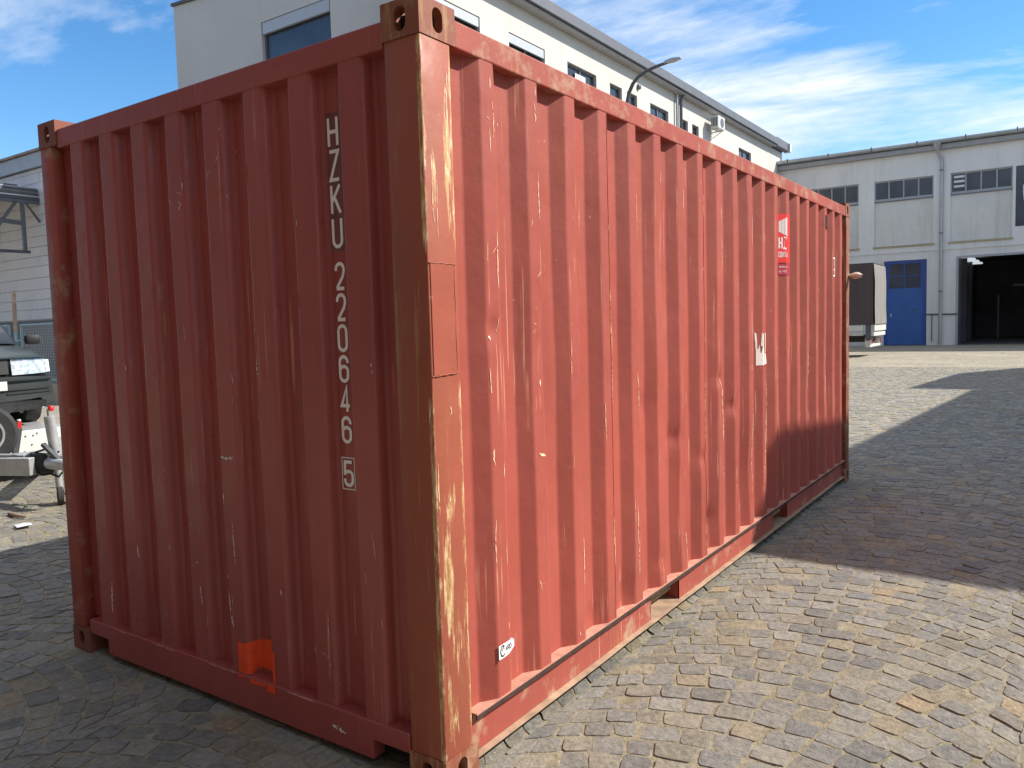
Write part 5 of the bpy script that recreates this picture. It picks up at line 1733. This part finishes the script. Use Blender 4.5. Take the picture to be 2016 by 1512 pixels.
body = MB()
secs = [section(0.0, 0.28, 0.40, 0.850, 0.62, 0.96), section(-0.02, 0.44, 0.38, 0.862, 0.62, 0.96), section(-0.06, 0.57, 0.38, 0.872, 0.62, 0.95), section(-0.13, 0.69, 0.36, 0.885, 0.63, 0.945), section(-0.24, 0.775, 0.32, 0.905, 0.64, 0.94), section(-0.42, 0.815, 0.26, 0.945, 0.66, 0.935), section(-0.70, HWD, 0.2, 0.985, 0.68, 0.945), section(-1.15, HWD, 0.2, 1.02, 0.70, 0.94),
        section(-1.6, HWD + 0.005, 0.2, 1.04, 0.72, 0.93), section(-3.2, HWD + 0.005, 0.2, 1.03, 0.72, 0.93), section(-3.9, HWD - 0.02, 0.25, 1.00, 0.72, 0.93), section(-4.15, 0.75, 0.35, 0.92, 0.66, 0.93)]
ns = len(secs[0])
body.add([p for s_ in secs for p in s_], [(i * ns + k, i * ns + (k + 1) % ns, (i + 1) * ns + (k + 1) % ns, (i + 1) * ns + k) for i in range(len(secs) - 1) for k in range(ns)] + [tuple(range(ns)), tuple(range((len(secs) - 1) * ns + ns - 1, (len(secs) - 1) * ns - 1, -1))])
bo = body.build('body', M['car'], CR, smooth=42)
cab_ = MB()
cs_ = [(-1.18, 0.70, 1.02, 1.03), (-1.85, 0.62, 1.02, 1.42), (-3.2, 0.61, 1.02, 1.43), (-4.0, 0.66, 1.0, 1.04)]
vs = []
for x, h_, za, zb in cs_:
    vs += [(x, 0.74, za), (x, h_, zb), (x, h_ * 0.5, zb + 0.02), (x, -h_ * 0.5, zb + 0.02), (x, -h_, zb), (x, -0.74, za)]
cab_.add(vs, [(i * 6 + k, i * 6 + k + 1, (i + 1) * 6 + k + 1, (i + 1) * 6 + k) for i in range(3) for k in range(5)])
cab_.build('cabin_glass', M['glass_clear'], CR, smooth=30)
MB().add
rfc = MB(); rfc.add([(-1.86, 0.60, 1.425), (-1.86, -0.60, 1.425), (-3.25, -0.60, 1.435), (-3.25, 0.60, 1.435), (-1.95, 0.5, 1.47), (-1.95, -0.5, 1.47), (-3.2, -0.5, 1.475), (-3.2, 0.5, 1.475)], [(4, 5, 6, 7), (0, 1, 5, 4), (1, 2, 6, 5), (2, 3, 7, 6), (3, 0, 4, 7)])
rfc.build('roof', M['car'], CR, smooth=60)


def bent(yy, bow=0.13):
    """how far the nose is set back at the side"""
    return -bow * (abs(yy) / 0.8) ** 2.4


def nose_strip(name, y0, y1, z0, z1, out, mat, n=14, taper=0.0, par=None, thick=0.05, bow=0.16, top_in=0.0, label=None):
    mb = MB()
    vs = []
    for i in range(n + 1):
        y = y0 + (y1 - y0) * i / n
        d = bent(y, bow)
        f_ = taper * (abs(y) / 0.8) ** 3
        for z, o_ in ((z0 + f_, out), (z1 - f_, out - top_in), (z1 - f_, out - thick - top_in), (z0 + f_, out - thick)):
            vs.append((d + o_, y, z))
    mb.add(vs, [(4 * i + k, 4 * i + (k + 1) % 4, 4 * i + 4 + (k + 1) % 4, 4 * i + 4 + k) for i in range(n) for k in range(4)] + [(0, 1, 2, 3), (4 * n + 3, 4 * n + 2, 4 * n + 1, 4 * n)])
    return mb.build(name, mat, par or CR, smooth=40, label=label)


bp = nose_strip('front_bumper', -0.82, 0.82, 0.34, 0.64, 0.085, M['bumper'], 26, 0.035, thick=0.18, top_in=0.02, bow=0.21)
nose_strip('bumper_lip', -0.74, 0.74, 0.20, 0.345, 0.045, M['trim'], 20, 0.04, thick=0.16, par=bp, top_in=-0.03, bow=0.26)
nose_strip('bumper_crease', -0.79, 0.79, 0.575, 0.592, 0.098, M['car'], 24, par=bp, thick=0.02, bow=0.21)
for z in (0.425, 0.47):
    for s in (-1, 1):
        nose_strip('intake_slat', s * 0.26 if s > 0 else -0.78, 0.78 if s > 0 else -0.26, z, z + 0.018, 0.096, M['trim'], 12, par=bp, thick=0.03, bow=0.21)
for k in range(5):
    y = 0.36 + k * 0.09
    MB().bar((bent(y, 0.16) + 0.07, y, 0.25), (bent(y + 0.07, 0.16) + 0.085, y + 0.07, 0.285), 0.012, 0.012).build('lower_slat', M['bumper'], bp)
nose_strip('grille', -0.30, 0.30, 0.67, 0.86, 0.05, M['trim'], 8, thick=0.04, top_in=0.03)
for s in (-1, 1):
    hl = nose_strip('headlight', 0.335 if s > 0 else -0.745, 0.745 if s > 0 else -0.335, 0.655, 0.852, 0.060, M['headlight'], 12, 0.014, thick=0.10, top_in=0.040, bow=0.20)
    nose_strip('turn_signal', 0.752 if s > 0 else -0.80, 0.80 if s > 0 else -0.752, 0.66, 0.842, 0.062, M['palebit'], 4, 0.016, thick=0.12, par=hl, top_in=0.040, bow=0.20)
    MB().box(-1.32, -1.20, s * 0.84 if s > 0 else -1.02, 1.02 if s > 0 else -0.84, 1.02, 1.15).build('wing_mirror', M['trim'], CR, bevel=0.03, smooth=40)
    for x in (-0.78, -3.3):
        wh = MB().lathe([(0.19, 0), (0.285, 0.0), (0.30, 0.03), (0.30, 0.14), (0.285, 0.17), (0.19, 0.17)], (x, s * 0.70 - 0.085, 0.30), (0, 1, 0), 24).build('wheel', M['rubber'], CR, smooth=40)
        MB().lathe([(0.185, -0.004), (0.185, 0.174)], (x, s * 0.70 - 0.085, 0.30), (0, 1, 0), 18).build('rim', M['rim'], wh)
MB().box(0.080, 0.100, -0.26, 0.26, 0.475, 0.585).build('number_plate', M['white_metal'], CR, bevel=0.004)
nose_strip('hood_edge', -0.76, 0.76, 0.855, 0.875, 0.052, M['car'], 20, thick=0.14, top_in=0.03, bow=0.20)

# litter on the paving by the jockey wheel
MB_ = MB(); MB_.add([(-5.55, 1.05, 0.012), (-5.38, 1.00, 0.02), (-5.34, 1.10, 0.03), (-5.50, 1.16, 0.012), (-5.45, 1.08, 0.035)], [(0, 1, 4), (1, 2, 4), (2, 3, 4), (3, 0, 4)])
lt = MB_.build('paper_scrap', M['palebit']); lt['label'] = 'white scrap of paper lying on the cobbles near the jockey wheel'; lt['category'] = 'litter'
mb = MB().tube([(-6.05, 1.22, 0.014), (-5.9, 1.20, 0.02), (-5.75, 1.23, 0.015)], [0.012, 0.016, 0.008], 6)
lt = mb.build('stick', M['rust']); lt['label'] = 'short dark stick lying on the cobbles in front of the jockey wheel'; lt['category'] = 'stick'

# ------------------------------------------------------------------ buildings right of the frame, whose shade falls into the yard
def warehouse(label, poly, H, wins):
    W = thing('warehouse', label, 'building', (sum(p[0] for p in poly) / len(poly), sum(p[1] for p in poly) / len(poly), 0))
    MB().prism(poly, 0, H - 0.12).build('wall', M['warehouse'], W)
    MB().prism(poly, H - 0.118, H).build('roof', M['asphalt_roof'], W)
    (xa, ya), (xb, yb) = wins
    L_ = math.hypot(xb - xa, yb - ya); ux, uy = (xb - xa) / L_, (yb - ya) / L_
    n_ = int(L_ / 3)
    for i in range(n_):
        s0 = 0.8 + i * 3
        a = (xa + ux * s0, ya + uy * s0); b = (xa + ux * (s0 + 1.5), ya + uy * (s0 + 1.5))
        f_ = MB().extr([(a[0], a[1], 3.2), (b[0], b[1], 3.2), (b[0], b[1], 4.6), (a[0], a[1], 4.6)], (-0.04, 0, 0)).build('window', M['frame_dark'], W)
        a2 = (xa + ux * (s0 + 0.07), ya + uy * (s0 + 0.07)); b2 = (xa + ux * (s0 + 1.43), ya + uy * (s0 + 1.43))
        MB().extr([(a2[0], a2[1], 3.27), (b2[0], b2[1], 3.27), (b2[0], b2[1], 4.53), (a2[0], a2[1], 4.53)], (-0.055, 0, 0)).build('pane', M['glass'], f_)
    return W


# tall dark block added behind the camera to cut the sky light
DB = thing('sky_blocker', 'added brown brick block out of view, cutting sky light at the near end of the yard', 'building', (-4, -12, 0))
M['brick'] = plaster('brown brick', (0.150, 0.115, 0.10), 0.4)
MB().box(-22, 14, -18, -5.4, 0, 13.0).build('wall', M['brick'], DB)
MB().box(-22.2, 14.2, -18.2, -5.2, 13.003, 13.2).build('roof', M['asphalt_roof'], DB)
for zz_ in (1.2, 5.0, 8.8):
    for i in range(11):
        f_ = MB().box(-20.5 + i * 3.1, -19.0 + i * 3.1, -5.398, -5.35, zz_, zz_ + 2.0).build('window', M['frame_dark'], DB)
        MB().box(-20.42 + i * 3.1, -19.08 + i * 3.1, -5.345, -5.33, zz_ + 0.08, zz_ + 1.92).build('pane', M['glass_clear'], f_)
warehouse('flat-roofed rendered warehouse right of the yard, opposite the container', [(4.80, 7.40), (15, 7.40), (15, 20.55), (5.69, 20.55)], 6.0, ((4.80, 7.40), (5.69, 20.55)))
warehouse('flat-roofed rendered warehouse right of the yard, nearer the hall', [(4.51, 20.67), (15, 20.67), (15, 33), (9.0, 33), (6.33, 28.11), (5.0, 25.56)], 6.0, ((4.51, 20.67), (5.0, 25.56)))
